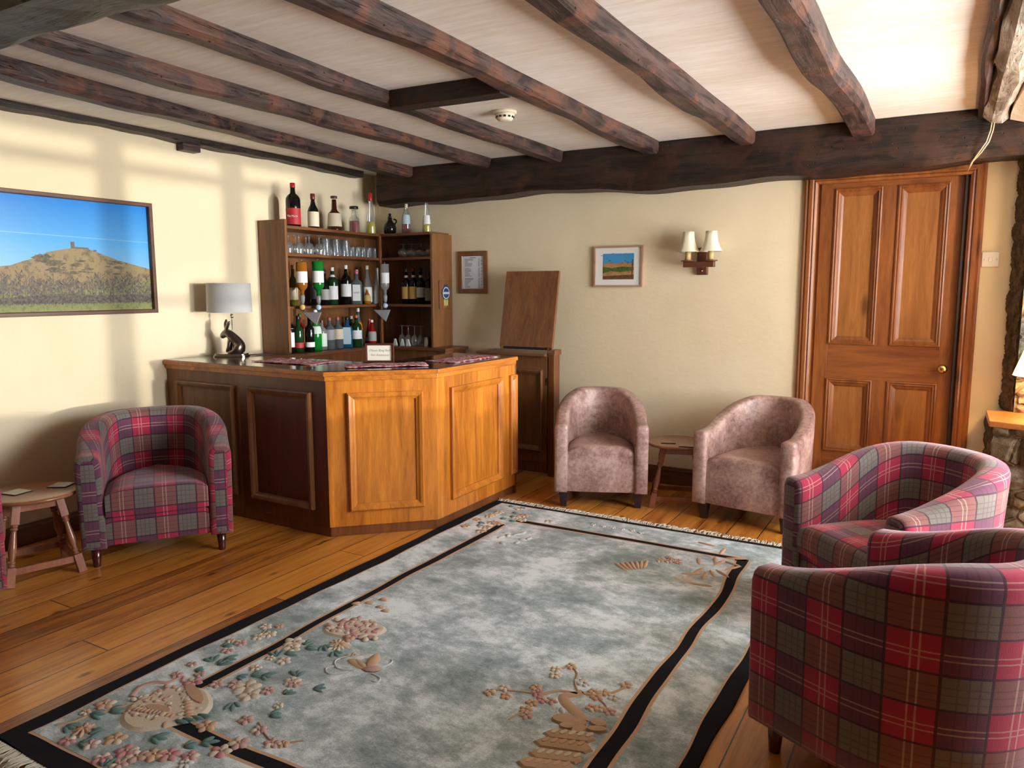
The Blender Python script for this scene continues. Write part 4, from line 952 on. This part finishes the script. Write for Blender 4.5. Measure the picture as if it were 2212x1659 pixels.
# ---------------------------------------------------------------- wall sconce
t = thing('double_wall_light', 'twin cream-shaded wall light on a dark wooden cross bracket', 'wall light', (-1.475, YB, 1.60))
Mw = wood('sconce_wood', (.07,.022,.012), (.16,.055,.03), 'x', .35)
mb = MB(); mb.box(-.038, .038, -.022, 0, -.085, .10); mb.box(-.033, .033, -.030, -.022, -.078, .09); bp = obj('back_plate', mb, Mw, t, bevel=.003)
mb = MB(); mb.box(-.105, .105, -.125, -.075, -.035, .002); mb.box(-.03, .03, -.08, 0, -.035, .0); obj('arm', mb, Mw, t, bevel=.004)
mb = MB(); mb.M = Matrix.Translation((0,-.026,-.058)) @ Matrix.Rotation(R(90), 4, 'X'); mb.lathe([(.008,0),(.006,.008),(.002,.010)], 14); obj('screw', mb, M_gold, t)
Mshade = flat('cream_silk_shade', (.84,.78,.60), .8, Emission_Color=(1,.85,.6), Emission_Strength=.0)
for s_ in (-.078, .078):
    mb = MB(); mb.M = Matrix.Translation((s_, -.10, 0)); mb.lathe([(.030,.002),(.046,.006),(.048,.012),(.036,.010),(.020,.012)], 24); dp = obj('drip_tray', mb, Mw, t)
    mb = MB(); mb.M = Matrix.Translation((s_, -.10, 0)); mb.lathe([(.020,.010),(.020,.075),(.012,.078),(.010,.11)], 20); obj('candle_tube', mb, flat('old_gold_candle', (.55,.40,.17), .5), t)
    rings = []
    for (rr_, z) in ((.076,.070),(.074,.073),(.058,.100),(.046,.135),(.040,.170),(.038,.205)):
        rings.append([(s_+rr_*math.cos(a)*(1+.025*math.cos(6*a)), -.10+rr_*math.sin(a)*(1+.025*math.cos(6*a)), z) for a in [2*PI*k/36 for k in range(36)]])
    mb = MB(); mb.loft(rings, caps=False); so = obj('lamp_shade', mb, Mshade, t); m_ = so.modifiers.new('s', 'SOLIDIFY'); m_.thickness = .002

# ---------------------------------------------------------------- tub chairs
def tub_chair(name, label, loc, face, style, w, d, group=None):
    """front looks along local -Y"""
    t = thing(name, label, 'armchair', (loc[0], loc[1], 0), math.atan2(face[1], face[0])+PI/2, group)
    pl = style == 'plaid'
    mat = M_plaid if pl else M_suede
    th = .115 if pl else .085; zb = .105; za = .585 if pl else .555; zt = .735 if pl else .725; zs = .395 if pl else .405
    hw, hd = w/2-th/2, d/2
    # centre line in plan
    path = []; p = 2.25 if pl else 2.05; yc = hd-th/2-(.36 if pl else .38)
    for k in range(9): path.append((-hw, -hd+.0+(yc+hd)*k/8))
    A = 28; ry = hd-th/2-yc
    for k in range(1, A):
        a = PI-PI*k/A; c_, s_ = math.cos(a), math.sin(a); m_ = (abs(c_)**p+abs(s_)**p)**(-1/p); path.append((hw*m_*c_, yc+ry*m_*s_))
    for k in range(9): path.append((hw, yc-(yc+hd)*k/8))
    n = len(path)
    def htop(y):
        f = max(0, min(1, (y+hd)/(2*hd-th)))
        if pl: return za+(zt-za)*(.35*f+.65*f*f*(3-2*f)*(.8+.2*f))
        g = max(0, (f-.22)/.78); return za+(zt-za)*(.75*g**1.25+.25*g*g*(3-2*g))
    rings = []; uvs = []; s = 0
    # stations with rounded ends
    for i, (x, y) in enumerate(path):
        a = path[max(i-1, 0)]; b = path[min(i+1, n-1)]; tx, ty = b[0]-a[0], b[1]-a[1]; L = math.hypot(tx, ty); tx /= L; ty /= L
        nx, ny = -ty, tx          # points left of travel = outward (travel: left arm back, right arm forward)
        if nx*x+ny*(y-yc*.5) < 0 and i not in (0,): nx, ny = -nx, -ny
        if i == 0: nx, ny = -1, 0
        if i > 0: s += math.hypot(x-path[i-1][0], y-path[i-1][1])
        z1 = htop(y); lean = .030*max(0, (y-yc)/ry if y > yc else 0) + (.012 if pl else .0)
        h = th/2; prof = []
        for z in (zb, zb+.16, zb+.32): 
            if z < z1-h*1.2: prof.append((h, z))
        rt = h*.95 if pl else h*.55
        prof += [(h, z1-rt), (h*.98, z1-rt*.62), (h*.80, z1-rt*.2), (h*.45, z1), (-h*.45, z1), (-h*.80, z1-rt*.2), (-h*.98, z1-rt*.62), (-h, z1-rt), (-h, (zs+z1)/2), (-h, zs-.06), (-h*.95, zb)]
        while len(prof) < 14: prof.insert(0, (h, zb))
        ends = 1.0
        r_ = []; u_ = []; vl = 0; pv = None
        for (o2, z) in prof:
            k = lean*(z-zb)/(zt-zb); q_ = (x+nx*(o2+k), y+ny*(o2+k), z)
            if pv: vl += math.hypot(o2-pv[0], z-pv[1])
            pv = (o2, z); r_.append(q_); u_.append((s, vl))
        u_.append((s, vl+.05))
        rings.append(r_); uvs.append(u_)
    # end caps bulge: duplicate first/last rings shrunken and shifted forward
    def endring(r_, dy, sc):
        cx = sum(q[0] for q in r_)/len(r_); cz = (zb+za)/2
        return [(cx+(q[0]-cx)*sc, q[1]+dy, cz+(q[2]-cz)*(1-(1-sc)*.15)) for q in r_]
    rings = [endring(rings[0], -.016, .55), endring(rings[0], -.010, .86)]+rings+[endring(rings[-1], -.010, .86), endring(rings[-1], -.016, .55)]
    uvs = [[(-.03, q[1]) for q in uvs[0]], [(-.012, q[1]) for q in uvs[0]]]+uvs+[[(s+.012, q[1]) for q in uvs[-1]], [(s+.03, q[1]) for q in uvs[-1]]]
    mb = MB(); mb.loft(rings, uvs=uvs); obj('tub_back', mb, mat, t)
    # seat
    iw = hw-th/2+.004
    def half(y):
        if y < yc: return iw
        f = min(1, (y-yc)/(ry-th/2)); return max(.02, iw*(max(0, 1-f**p))**(1/p))
    def slab(name_, zlo, zhi, y0, crown, rf, yend, inset=0, rb=.012):
        rows = []; us = []
        pathyz = []
        pathyz.append((y0+rb*.3, zlo))
        pathyz.append((y0, zlo+rb)); pathyz.append((y0-.004, (zlo+zhi)/2)); pathyz.append((y0, zhi-rf))
        for a in (22, 45, 68, 90): pathyz.append((y0+rf-rf*math.cos(R(a)), zhi-rf+rf*math.sin(R(a))))
        ny_ = 14
        for k in range(1, ny_+1): pathyz.append((y0+rf+(yend-y0-rf)*k/ny_, zhi))
        pathyz.append((yend, zlo))
        N = 16; vl = 0; pv = None
        for (y, z) in pathyz:
            if pv: vl += math.hypot(y-pv[0], z-pv[1])
            pv = (y, z); hx = half(y)-inset; row = []; uu = []
            for k in range(N+1):
                q_ = -1+2*k/N; x = hx*q_; top = max(0, (z-zlo)/(zhi-zlo)); cr = crown*(1-q_**4)*top
                if rf > 0 and top > .9: ed = .012*(abs(q_)**14)
                else: ed = 0
                row.append((x, y-(crown*.35*(1-q_**2) if y < y0+rf*.5 and crown else 0), z+cr*(1 if y > y0 else .8)-ed)); uu.append((x+.5+w, vl+.03))
            rows.append(row); us.append(uu)
        m2 = MB(); m2.loft(rows, closed=False, caps=False, uvs=us)
        # side closures
        nR = len(rows)
        for side in (0, N):
            poly = [rows[i][side] for i in range(nR)]; m2.add(poly, [list(range(nR))], 0, [[(q[1], q[2]) for q in poly]])
        return obj(name_, m2, mat, t)
    ye = hd-th*.9
    if pl:
        slab('front_rail', zb+.01, .262, -hd+.012, 0, .006, ye)
        slab('seat_cushion', .270, zs-.004, -hd-.018, .018, .045, ye, .006, .022)
    else:
        slab('seat', zb+.005, zs-.018, -hd+.010, .022, .030, ye, .002)
    # piping line on brown chairs
    lw = w/2-.055
    for (sx, sy) in ((-1,-1),(1,-1),(-1,1),(1,1)):
        mb = MB(); lx = sx*(w/2-.058); ly = -hd+.055 if sy < 0 else hd-.12; lx = lx if sy < 0 else lx*.72
        if pl: mb.M = Matrix.Translation((lx, ly, 0)); mb.lathe([(.017,0),(.018,.003),(.026,zb+.012)], 18); m3 = M_legdark
        else:
            mb.add([(lx-.019,ly-.019,0),(lx+.019,ly-.019,0),(lx+.019,ly+.019,0),(lx-.019,ly+.019,0),(lx-.031,ly-.031,zb+.01),(lx+.031,ly-.031,zb+.01),(lx+.031,ly+.031,zb+.01),(lx-.031,ly+.031,zb+.01)], [(0,3,2,1),(4,5,6,7),(0,1,5,4),(1,2,6,5),(2,3,7,6),(3,0,4,7)]); m3 = M_legblack
        obj('leg', mb, m3, t, bevel=0 if pl else .002)
    return t
tub_chair('tub_chair', 'tartan tub chair against the left wall beside the bar', (-3.75,2.53), (.82,-.57), 'plaid', .72, .62, 'tartan tub chairs')
tub_chair('tub_chair', 'tartan tub chair at the left edge, only its arm showing', (-3.80,1.235), (.93,.10), 'plaid', .72, .62, 'tartan tub chairs')
tub_chair('tub_chair', 'tartan tub chair nearest the camera, seen from behind at lower right', (-.005,2.405), (-.89,.455), 'plaid', .70, .64, 'tartan tub chairs')
tub_chair('tub_chair', 'tartan tub chair in front of the pine door, its seat showing', (-.10,3.45), (-.69,-.72), 'plaid', .70, .64, 'tartan tub chairs')
tub_chair('tub_chair', 'mottled brown tub chair next to the bar gate', (-1.985,4.64), (.40,-.90), 'brown', .60, .60, 'brown tub chairs')
tub_chair('tub_chair', 'mottled brown tub chair between the small table and the pine door', (-.94,4.73), (-.155,-.988), 'brown', .62, .62, 'brown tub chairs')

# ---------------------------------------------------------------- small tables
def stool_table(label, loc, rz, group='small round tables'):
    t = thing('side_table', label, 'table', (*loc, 0), rz, group)
    mb = MB(); mb.lathe([(.185,.392),(.205,.396),(.213,.404),(.210,.412),(.200,.415)], 48); obj('table_top', mb, M_table, t)
    tx, bx = .095, .165
    def legaxis(sx, sy, f): return Vector((sx*(bx+(tx-bx)*f), sy*(bx+(tx-bx)*f)*.95, .392*f))
    for sx in (-1,1):
        for sy in (-1,1):
            a, b = legaxis(sx, sy, 0), legaxis(sx, sy, 1); ax = (b-a).normalized()
            rot = Vector((0,0,1)).rotation_difference(ax).to_matrix().to_4x4(); L = (b-a).length
            mb = MB(); mb.M = Matrix.Translation(a) @ rot
            mb.box(-.018, .018, -.018, .018, 0, .095); mb.box(-.018, .018, -.018, .018, L-.105, L)
            z = .095; pr = [(.012,z),(.017,z+.006),(.012,z+.014),(.018,z+.024),(.012,z+.032),(.014,z+.045),(.019,z+.075),(.018,z+.095),(.012,z+.155),(.011,L-.135),(.017,L-.128),(.012,L-.120),(.017,L-.112),(.013,L-.105)]
            mb.lathe(pr, 18)
            obj('leg', mb, M_leg, t, bevel=.0015)
    for (p, q, f0) in (((-1,-1),(1,-1),.14),((-1,1),(1,1),.14),((-1,-1),(-1,1),.18),((1,-1),(1,1),.18)):
        a, b = legaxis(*p, f0), legaxis(*q, f0); e = (b-a).normalized(); a += e*.015; b -= e*.015; n_ = Vector((-e.y, e.x, 0))*.008
        mb = MB(); mb.loft([[a-n_-Vector((0,0,.016)), a+n_-Vector((0,0,.016)), a+n_+Vector((0,0,.016)), a-n_+Vector((0,0,.016))], [b-n_-Vector((0,0,.016)), b+n_-Vector((0,0,.016)), b+n_+Vector((0,0,.016)), b-n_+Vector((0,0,.016))]], smooth=False)
        obj('stretcher', mb, M_leg, t)
        a, b = legaxis(*p, .93), legaxis(*q, .93); a += e*.012; b -= e*.012
        mb = MB(); mb.loft([[a-n_-Vector((0,0,.018)), a+n_-Vector((0,0,.018)), a+n_+Vector((0,0,.018)), a-n_+Vector((0,0,.018))], [b-n_-Vector((0,0,.018)), b+n_-Vector((0,0,.018)), b+n_+Vector((0,0,.018)), b-n_+Vector((0,0,.018))]], smooth=False)
        obj('apron', mb, M_leg, t)
    return t
stool_table('small round side table with turned legs beside the left tartan chair', (-3.915,1.955), R(-16))
stool_table('small round side table with turned legs between the two brown chairs', (-1.480,4.77), R(18))
M_coast = print_mat('printed_coaster', (.30,.28,.20), (.62,.60,.50), 40, (.45,.42,.30), .3)
for (x, y, a, tp, lab) in ((-3.955,1.90,10,0,'square photo coaster on the left table, nearer the table edge'), (-3.90,2.09,30,0,'square photo coaster on the left table, nearer the tartan chair'), (-1.53,4.70,20,1,'square coaster on the table between brown chairs, its left one'), (-1.39,4.65,15,1,'square coaster on the table between brown chairs, its right one')):
    t = thing('coaster', lab, 'coaster', (x, y, .4155), R(a), 'square coasters')
    mb = MB(); mb.box(-.048, .048, -.048, .048, 0, .004); obj('cork_base', mb, M_black, t)
    mb = MB(); mb.box(-.046, .046, -.046, .046, .004, .005); obj('printed_top', mb, M_coast if not tp else M_table, t)

# ---------------------------------------------------------------- rug
RX0, RX1, RY0, RY1 = -2.53, -.545, 1.085, 4.165
RM = [M_rug, M_rblack, M_rpink, M_rpeach, M_rcream, M_rgreen, M_rrose, M_rtan, M_rwhite]
rug = MB(); RZ = .012
rr = random.Random(12)
def wob(a, s): return .006*math.sin(a*3.1+s)+.004*math.sin(a*7.7+s*1.7)+.002*math.sin(a*19+s)
out = []
for k in range(40): out.append((RX0+(RX1-RX0)*k/40, RY0+wob(k*.05,1)))
for k in range(60): out.append((RX1+wob(k*.05,2), RY0+(RY1-RY0)*k/60))
for k in range(40): out.append((RX1+(RX0-RX1)*k/40, RY1+wob(k*.05,3)*.4))
for k in range(60): out.append((RX0+wob(k*.05,4)*.6, RY1+(RY0-RY1)*k/60))
rug.prism(out, 0, RZ, 1, 1)
def strip(p, q, w, z, mi, s=0, amp=1.0, n=60):
    dx, dy = q[0]-p[0], q[1]-p[1]; L = math.hypot(dx, dy); nx, ny = -dy/L, dx/L; r_ = []
    for k in range(n+1):
        f = k/n; c = (p[0]+dx*f, p[1]+dy*f); o1 = w/2+wob(f*L, s)*amp*.6; o2 = w/2+wob(f*L, s+2)*amp*.6; sh_ = wob(f*L*.6, s+4)*amp*1.2
        r_.append([(c[0]+nx*(o1+sh_), c[1]+ny*(o1+sh_), z-.002), (c[0]+nx*(o1+sh_), c[1]+ny*(o1+sh_), z), (c[0]-nx*(o2-sh_), c[1]-ny*(o2-sh_), z), (c[0]-nx*(o2-sh_), c[1]-ny*(o2-sh_), z-.002)])
    rug.loft(r_, closed=False, caps=False, mi=mi, smooth=False)
def rectpoly(x0, x1, y0, y1, s, amp=1.0):
    o2 = []
    for k in range(40): o2.append((x0+(x1-x0)*k/40, y0+wob(k*.05,s)*amp))
    for k in range(60): o2.append((x1+wob(k*.05,s+1)*amp, y0+(y1-y0)*k/60))
    for k in range(40): o2.append((x1+(x0-x1)*k/40, y1+wob(k*.05,s+2)*amp*.5))
    for k in range(60): o2.append((x0+wob(k*.05,s+3)*amp, y1+(y0-y1)*k/60))
    return o2
rug.prism(rectpoly(-2.460, -.598, 1.150, 4.128, 7), RZ, RZ+.0012, 3)      # peach outline
rug.prism(rectpoly(-2.452, -.606, 1.160, 4.122, 7), RZ, RZ+.0020, 0)      # field
L0, L1, B0, B1 = -2.228, -.820, 1.435, 3.852
zb_ = RZ+.0022
for (p, q, s, w, am) in (((L0,B0),(L0,3.74),1,.038,1), ((L1,B0),(L1,B1+.01),5,.046,1.7), ((L0,B0-.012),(L1,B0-.012),9,.046,.8), ((-2.19,B1),(L1,B1),13,.036,.5)):
    strip(p, q, w+.026, zb_, 3, s, am); strip(p, q, w, zb_+.0006, 1, s, am)
zm = RZ+.003
def petal(cx, cy, a, l, w, mi, z=None, h=.004):
    z = z or zm+rr.uniform(0, .0015)
    ca, sa = math.cos(a), math.sin(a); pts = [(0,0),(.25,.42),(.6,.5),(.88,.3),(1,0),(.88,-.3),(.6,-.5),(.25,-.42)]
    v = [(cx+ca*u*l-sa*q_*w, cy+sa*u*l+ca*q_*w, z-.003) for u, q_ in pts]; v += [(cx+ca*(.1+u*.8)*l-sa*q_*w*.7, cy+sa*(.1+u*.8)*l+ca*q_*w*.7, z+h*.7) for u, q_ in pts]; v.append((cx+ca*.55*l, cy+sa*.55*l, z+h))
    n = 8; rug.add(v, [(i,(i+1)%n,n+(i+1)%n,n+i) for i in range(n)]+[(n+i,n+(i+1)%n,16) for i in range(n)], mi, smooth=True)
def flower(cx, cy, r, mi, n=5, mc=4):
    a0 = rr.uniform(0,6)
    for k in range(n): petal(cx, cy, a0+2*PI*k/n+rr.uniform(-.12,.12), r, r*.78, mi if k % 2 else (mc if rr.random() < .3 else mi))
    petal(cx-r*.14, cy, 0, r*.28, r*.28, 7, zm+.004)
def daisy(cx, cy, r, mi, n=12):
    for k in range(n): petal(cx, cy, 2*PI*k/n, r*rr.uniform(.8,1.1), r*.3, mi)
    for k in range(8): petal(cx, cy, 2*PI*k/8, r*.55, r*.24, 3, zm+.004)
def leaves(cx, cy, a, l=.05, n=3, mi=5):
    for k in range(n): petal(cx, cy, a+(k-(n-1)/2)*.6, l*rr.uniform(.8,1.15), l*.36, mi)
def stem(pts, w, mi=7):
    # smooth ribbon
    P_ = []
    for i in range(len(pts)-1):
        p0 = pts[max(i-1,0)]; p1 = pts[i]; p2 = pts[i+1]; p3 = pts[min(i+2,len(pts)-1)]
        for k in range(6):
            f = k/6; P_.append(tuple(.5*((2*p1[j])+(-p0[j]+p2[j])*f+(2*p0[j]-5*p1[j]+4*p2[j]-p3[j])*f*f+(-p0[j]+3*p1[j]-3*p2[j]+p3[j])*f**3) for j in (0,1)))
    P_.append(pts[-1]); r_ = []
    for i, c in enumerate(P_):
        a, b = P_[max(i-1,0)], P_[min(i+1,len(P_)-1)]; dx, dy = b[0]-a[0], b[1]-a[1]; L = math.hypot(dx,dy) or 1; nx, ny = -dy/L, dx/L; ww = w*(1-.5*i/len(P_)) if isinstance(w, float) else w[0]+(w[1]-w[0])*i/len(P_)
        r_.append([(c[0]+nx*ww/2, c[1]+ny*ww/2, zm-.002), (c[0]+nx*ww*.3, c[1]+ny*ww*.3, zm+.003), (c[0]-nx*ww*.3, c[1]-ny*ww*.3, zm+.003), (c[0]-nx*ww/2, c[1]-ny*ww/2, zm-.002)])
    rug.loft(r_, closed=False, caps=False, mi=mi, smooth=True)
def blobp(pts, mi, z, h=.004):
    if 12 < len(pts) < 18:
        for _ in range(2):
            pts = [q_ for a, b in zip(pts, pts[1:]+pts[:1]) for q_ in ((a[0]*.75+b[0]*.25, a[1]*.75+b[1]*.25), (a[0]*.25+b[0]*.75, a[1]*.25+b[1]*.75))]
    n = len(pts); cx = sum(p[0] for p in pts)/n; cy = sum(p[1] for p in pts)/n
    v = [(x, y, z-.003) for x, y in pts]+[(cx+(x-cx)*.9, cy+(y-cy)*.9, z+h*.8) for x, y in pts]+[(cx, cy, z+h)]
    rug.add(v, [(i,(i+1)%n,n+(i+1)%n,n+i) for i in range(n)]+[(n+i,n+(i+1)%n,2*n) for i in range(n)], mi, smooth=False)
def ell(cx, cy, a, l, w, n=20): return [(cx+math.cos(a)*l*math.cos(q_)-math.sin(a)*w*math.sin(q_), cy+math.sin(a)*l*math.cos(q_)+math.cos(a)*w*math.sin(q_)) for q_ in [2*PI*k/n for k in range(n)]]
# big shell vase medallion near the left corner
blobp([(-2.291,1.356),(-2.335,1.44),(-2.33,1.511),(-2.29,1.56),(-2.247,1.595),(-2.19,1.61),(-2.143,1.596),(-2.08,1.56),(-2.048,1.515),(-2.045,1.46),(-2.066,1.428),(-2.132,1.343),(-2.17,1.322),(-2.204,1.320),(-2.25,1.328)], 4, zm+.002, .006)
blobp(ell(-2.185,1.562,-.35,.085,.022), 7, zm+.008, .003); blobp(ell(-2.21,1.44,.2,.055,.018), 7, zm+.008, .003)
for k in range(9): petal(-2.29+.016*k, 1.38+.004*k, 1.2+.1*k, .03, .02, 2 if k % 2 else 3, zm+.008)
for k in range(6): petal(-2.17+.018*k, 1.50-.012*k, .8, .035, .02, 3, zm+.008)
for k in range(4): petal(-2.10+.012*k, 1.42+.02*k, .3, .055, .016, 5, zm+.009)
for k in range(70):
    a = rr.uniform(0,6.28); q_ = rr.random()**.5; petal(-2.19+.125*q_*math.cos(a)-.02, 1.465+.115*q_*math.sin(a), rr.uniform(0,6), .03, .02, rr.choice((4,4,4,3,2)), zm+.0065, .003)
stem([(-2.366,1.446),(-2.40,1.50),(-2.383,1.548),(-2.342,1.571),(-2.332,1.624),(-2.30,1.60),(-2.264,1.616)], .024, 2)
for (x, y) in ((-2.40,1.373),(-2.18,1.271),(-1.99,1.46),(-2.0,1.282)): flower(x, y, .038, 3)
for (x, y) in ((-2.264,1.616),(-2.04,1.25),(-1.96,1.304),(-1.825,1.45),(-1.84,1.394),(-2.09,1.25)): flower(x, y, .038, 6 if rr.random() < .6 else 2)
for (x, y) in ((-1.907,1.547),(-1.825,1.529),(-1.734,1.501),(-2.18,1.65),(-2.353,1.84),(-2.36,1.906),(-1.94,1.79)): flower(x, y, .030, 2)
for (x, y, r_) in ((-2.07,1.69,.055),(-2.02,1.66,.045),(-2.34,1.98,.032),(-2.32,2.02,.032),(-1.96,1.80,.034),(-2.10,1.89,.032),(-2.387,2.06,.03)): flower(x, y, r_, 4)
daisy(-2.316,1.25,.045,3,8); daisy(-2.008,2.093,.055,4,14)
for (x, y, a) in ((-2.384,1.31,.6),(-2.35,1.352,.9),(-2.258,1.285,4.2),(-2.39,1.23,.2),(-2.091,1.331,.4),(-1.93,1.39,.7),(-2.292,1.74,1.5),(-2.31,1.78,.6),(-2.33,1.75,2.6),(-2.12,1.75,1.0),(-2.09,1.77,.3),(-1.97,1.83,2.2),(-2.1,2.0,1.0),(-2.06,2.06,-.6),(-1.99,2.04,-.4),(-2.03,1.60,-.8),(-1.86,1.60,1.0),(-2.14,1.93,.9),(-2.15,1.90,2.4)): leaves(x, y, a, .055)
stem([(-2.384,1.302),(-2.39,1.26),(-2.42,1.22)], .012); stem([(-1.86,1.56),(-1.78,1.52),(-1.72,1.51),(-1.66,1.56)], .008); stem([(-2.37,1.32),(-2.33,1.40),(-2.30,1.45)], .008); stem([(-2.34,1.98),(-2.36,2.03),(-2.39,2.08)], .006)
flower(-1.734,1.50,.022,3); flower(-1.70,1.515,.022,3)
for (x, y, r_, mi) in ((-2.30,1.19,.028,6),(-2.22,1.215,.03,2),(-2.12,1.19,.032,6),(-2.05,1.20,.03,2),(-1.90,1.33,.03,6),(-1.88,1.30,.025,8),(-2.41,1.31,.02,3),(-2.36,1.62,.026,2),(-2.29,1.665,.024,2),(-2.12,1.68,.03,2),(-2.15,1.80,.026,4),(-1.985,1.71,.03,2),(-2.38,1.70,.022,2),(-2.41,1.90,.02,3),(-2.34,2.09,.02,3),(-1.88,1.66,.02,4),(-2.16,1.88,.02,4)): flower(x, y, r_, mi)
for (x, y, a) in ((-2.26,1.20,.5),(-2.08,1.17,2.2),(-1.96,1.35,1.0),(-2.33,1.67,.9),(-2.40,1.85,1.2),(-2.16,1.72,.4),(-1.92,1.72,1.4),(-1.86,1.80,.6),(-2.13,2.02,1.8)): leaves(x, y, a, .045)
# conch / floral cluster crossing the left line
blobp(ell(-2.045,2.225,.45,.135,.075,26), 4, zm+.002, .005)
for k in range(60):
    a = rr.uniform(0,6.28); q_ = rr.random()**.5; petal(-2.045+.12*q_*math.cos(a), 2.225+.085*q_*math.sin(a), rr.uniform(0,6), .04, .028, rr.choice((2,2,4,4,6,3)), zm+.006, .003)
flower(-2.18,2.02,.05,4); flower(-2.15,1.98,.04,4); flower(-1.90,2.05,.03,4)
for k in range(4): petal(-1.93+.015*k, 2.01+.018*k, .5, .08, .03, 8)
for (x, y) in ((-2.213,2.43),(-2.17,2.47),(-2.136,2.53),(-2.098,2.46),(-2.052,2.44)):
    for a in (.2, .6, 1.0): petal(x-.02, y-.02, a, .045, .012, 3)
# butterfly
for (a, l, w, mi) in ((2.55,.14,.05,3),(3.4,.15,.05,3),(2.7,.10,.03,7),(3.3,.11,.03,7)): petal(-1.775, 1.995, a-.55, l, w, mi)
petal(-1.80, 1.99, .5, .08, .04, 2, zm+.005)
for pts in ([(-1.755,2.02),(-1.735,2.07),(-1.745,2.10),(-1.77,2.09)], [(-1.745,1.985),(-1.70,1.975),(-1.69,1.95),(-1.715,1.945)], [(-1.82,1.97),(-1.88,1.95),(-1.93,1.99),(-1.91,2.04),(-1.87,2.02)], [(-1.83,1.94),(-1.88,1.905),(-1.92,1.93),(-1.90,1.96)]): stem(pts, .008, 8)
# blossom tree on pagoda, right side
stem([(-.945,2.09),(-.985,2.13),(-1.04,2.165),(-1.065,2.20),(-1.035,2.235),(-1.02,2.255)], (.052,.034), 7)
stem([(-1.03,2.235),(-1.09,2.225),(-1.13,2.18),(-1.14,2.15)], .020, 7); stem([(-1.02,2.25),(-.97,2.26),(-.93,2.30),(-.90,2.37)], .018, 7); stem([(-1.035,2.25),(-1.07,2.30),(-1.09,2.36),(-1.13,2.39),(-1.17,2.35)], .010, 7)
stem([(-1.15,2.165),(-1.21,2.15),(-1.27,2.126),(-1.32,2.10)], .010, 7); stem([(-1.13,2.07),(-1.15,2.02),(-1.16,1.98)], .008, 7); stem([(-.95,2.24),(-.92,2.22),(-.90,2.19)], .008, 7)
for (x, y, mi) in ((-1.155,2.17,6),(-1.12,2.14,6),(-1.175,2.20,3),(-1.14,2.105,3),(-1.09,2.15,2),(-.985,2.275,3),(-.955,2.29,3),(-.965,2.25,3),(-1.06,2.32,8),(-1.04,2.31,8),(-1.131,2.40,3),(-1.17,2.35,4),(-1.155,2.31,4),(-1.27,2.14,4),(-1.30,2.09,3),(-1.24,2.10,3),(-1.14,2.06,3),(-1.12,2.03,2),(-.905,2.376,3),(-.912,2.278,8),(-.927,2.19,3),(-.89,2.187,2),(-.95,2.18,3)): flower(x, y, .026, mi, 5)
petal(-1.02,2.10,2.2,.04,.02,8)
for (x, y, l, w, a) in ((-1.0,2.07,.045,.028,.3),(-.95,2.07,.03,.022,.8),(-.975,2.04,.028,.018,.4),(-.895,2.105,.03,.022,0),(-.885,2.07,.035,.016,.4),(-.935,2.04,.03,.02,1.2)): blobp(ell(x, y, a, l, w, 14), 7, zm+.003, .006)
for (z_, x0, x1, yy) in ((0,-1.03,-.865,2.00),(1,-1.035,-.85,1.945),(2,-1.02,-.855,1.885),(3,-1.03,-.85,1.83)):
    blobp([(x0,yy-.03),(x0+.02,yy+.005),(x1-.03,yy+.045),(x1,yy+.02),(x1-.015,yy-.005),(x0+.03,yy-.045)], 7, zm+.002+.0005*z_, .004)
    for k in range(5): blobp(ell(x0+.035+k*.026, yy-.008+k*.009, 1.2, .017, .009, 10), 3 if z_ % 2 else 4, zm+.0065, .002)
# far corner sprays, crane and fish in the field
for k in range(34):
    x = rr.uniform(-2.42,-2.0); y = rr.uniform(3.55,4.08)
    if x > -2.2 and y < 3.86: continue
    (flower if k % 3 else leaves)(x, y, .035 if k % 3 else 1.0, *( (2+k % 3,) if k % 3 else (.04,)))
for k in range(7): petal(-1.30+.01*k, 3.40+.012*k, 2.5-.12*k, .13, .022, 3)
for k in range(6): petal(-1.02, 3.42, .2+.5*k, .06, .03, 4)
for k in range(10): flower(-1.16+rr.uniform(-.05,.05), 3.65+rr.uniform(-.04,.04), .022, 2)
for k in range(14): petal(-.92+rr.uniform(-.1,.06), 3.60+rr.uniform(-.2,.4), rr.uniform(0,6), .12, .022, 7 if k % 2 else 3)
for k in range(6): flower(-1.75+k*.06, 4.0+rr.uniform(-.02,.02), .02, 8)
for k in range(9): petal(-2.05+rr.uniform(-.06,.12), 3.55+rr.uniform(-.1,.1), rr.uniform(0,6), .06, .03, 8)
rg = obj('floor_rug', rug, RM)
tag(rg, 'large pale teal Chinese rug with black border lines and pink flowers', 'rug')
def fringe(y0, dirn, seed):
    r3 = random.Random(seed); fm = MB(); n = 330
    for k in range(n):
        x = RX0+.01+(RX1-RX0-.02)*k/n+r3.uniform(-.003,.003); l = r3.uniform(.055,.092); a = r3.uniform(-.5,.5); b = r3.uniform(-.9,.9)
        p1 = (x+math.sin(a)*l*.5, y0+dirn*l*.5, .009+r3.uniform(0,.006)); p2 = (x+math.sin(a)*l*.5+math.sin(b)*l*.5, y0+dirn*l*.9, .004+r3.uniform(0,.008))
        fm.tube([(x, y0-dirn*.004, .007), p1, p2], [.0032,.0030,.0022], 5)
    f_ = obj('fringe', fm, M_fringe, rg); f_['kind'] = 'stuff'; return f_
fringe(RY1, 1, 1); fringe(RY0, -1, 2)
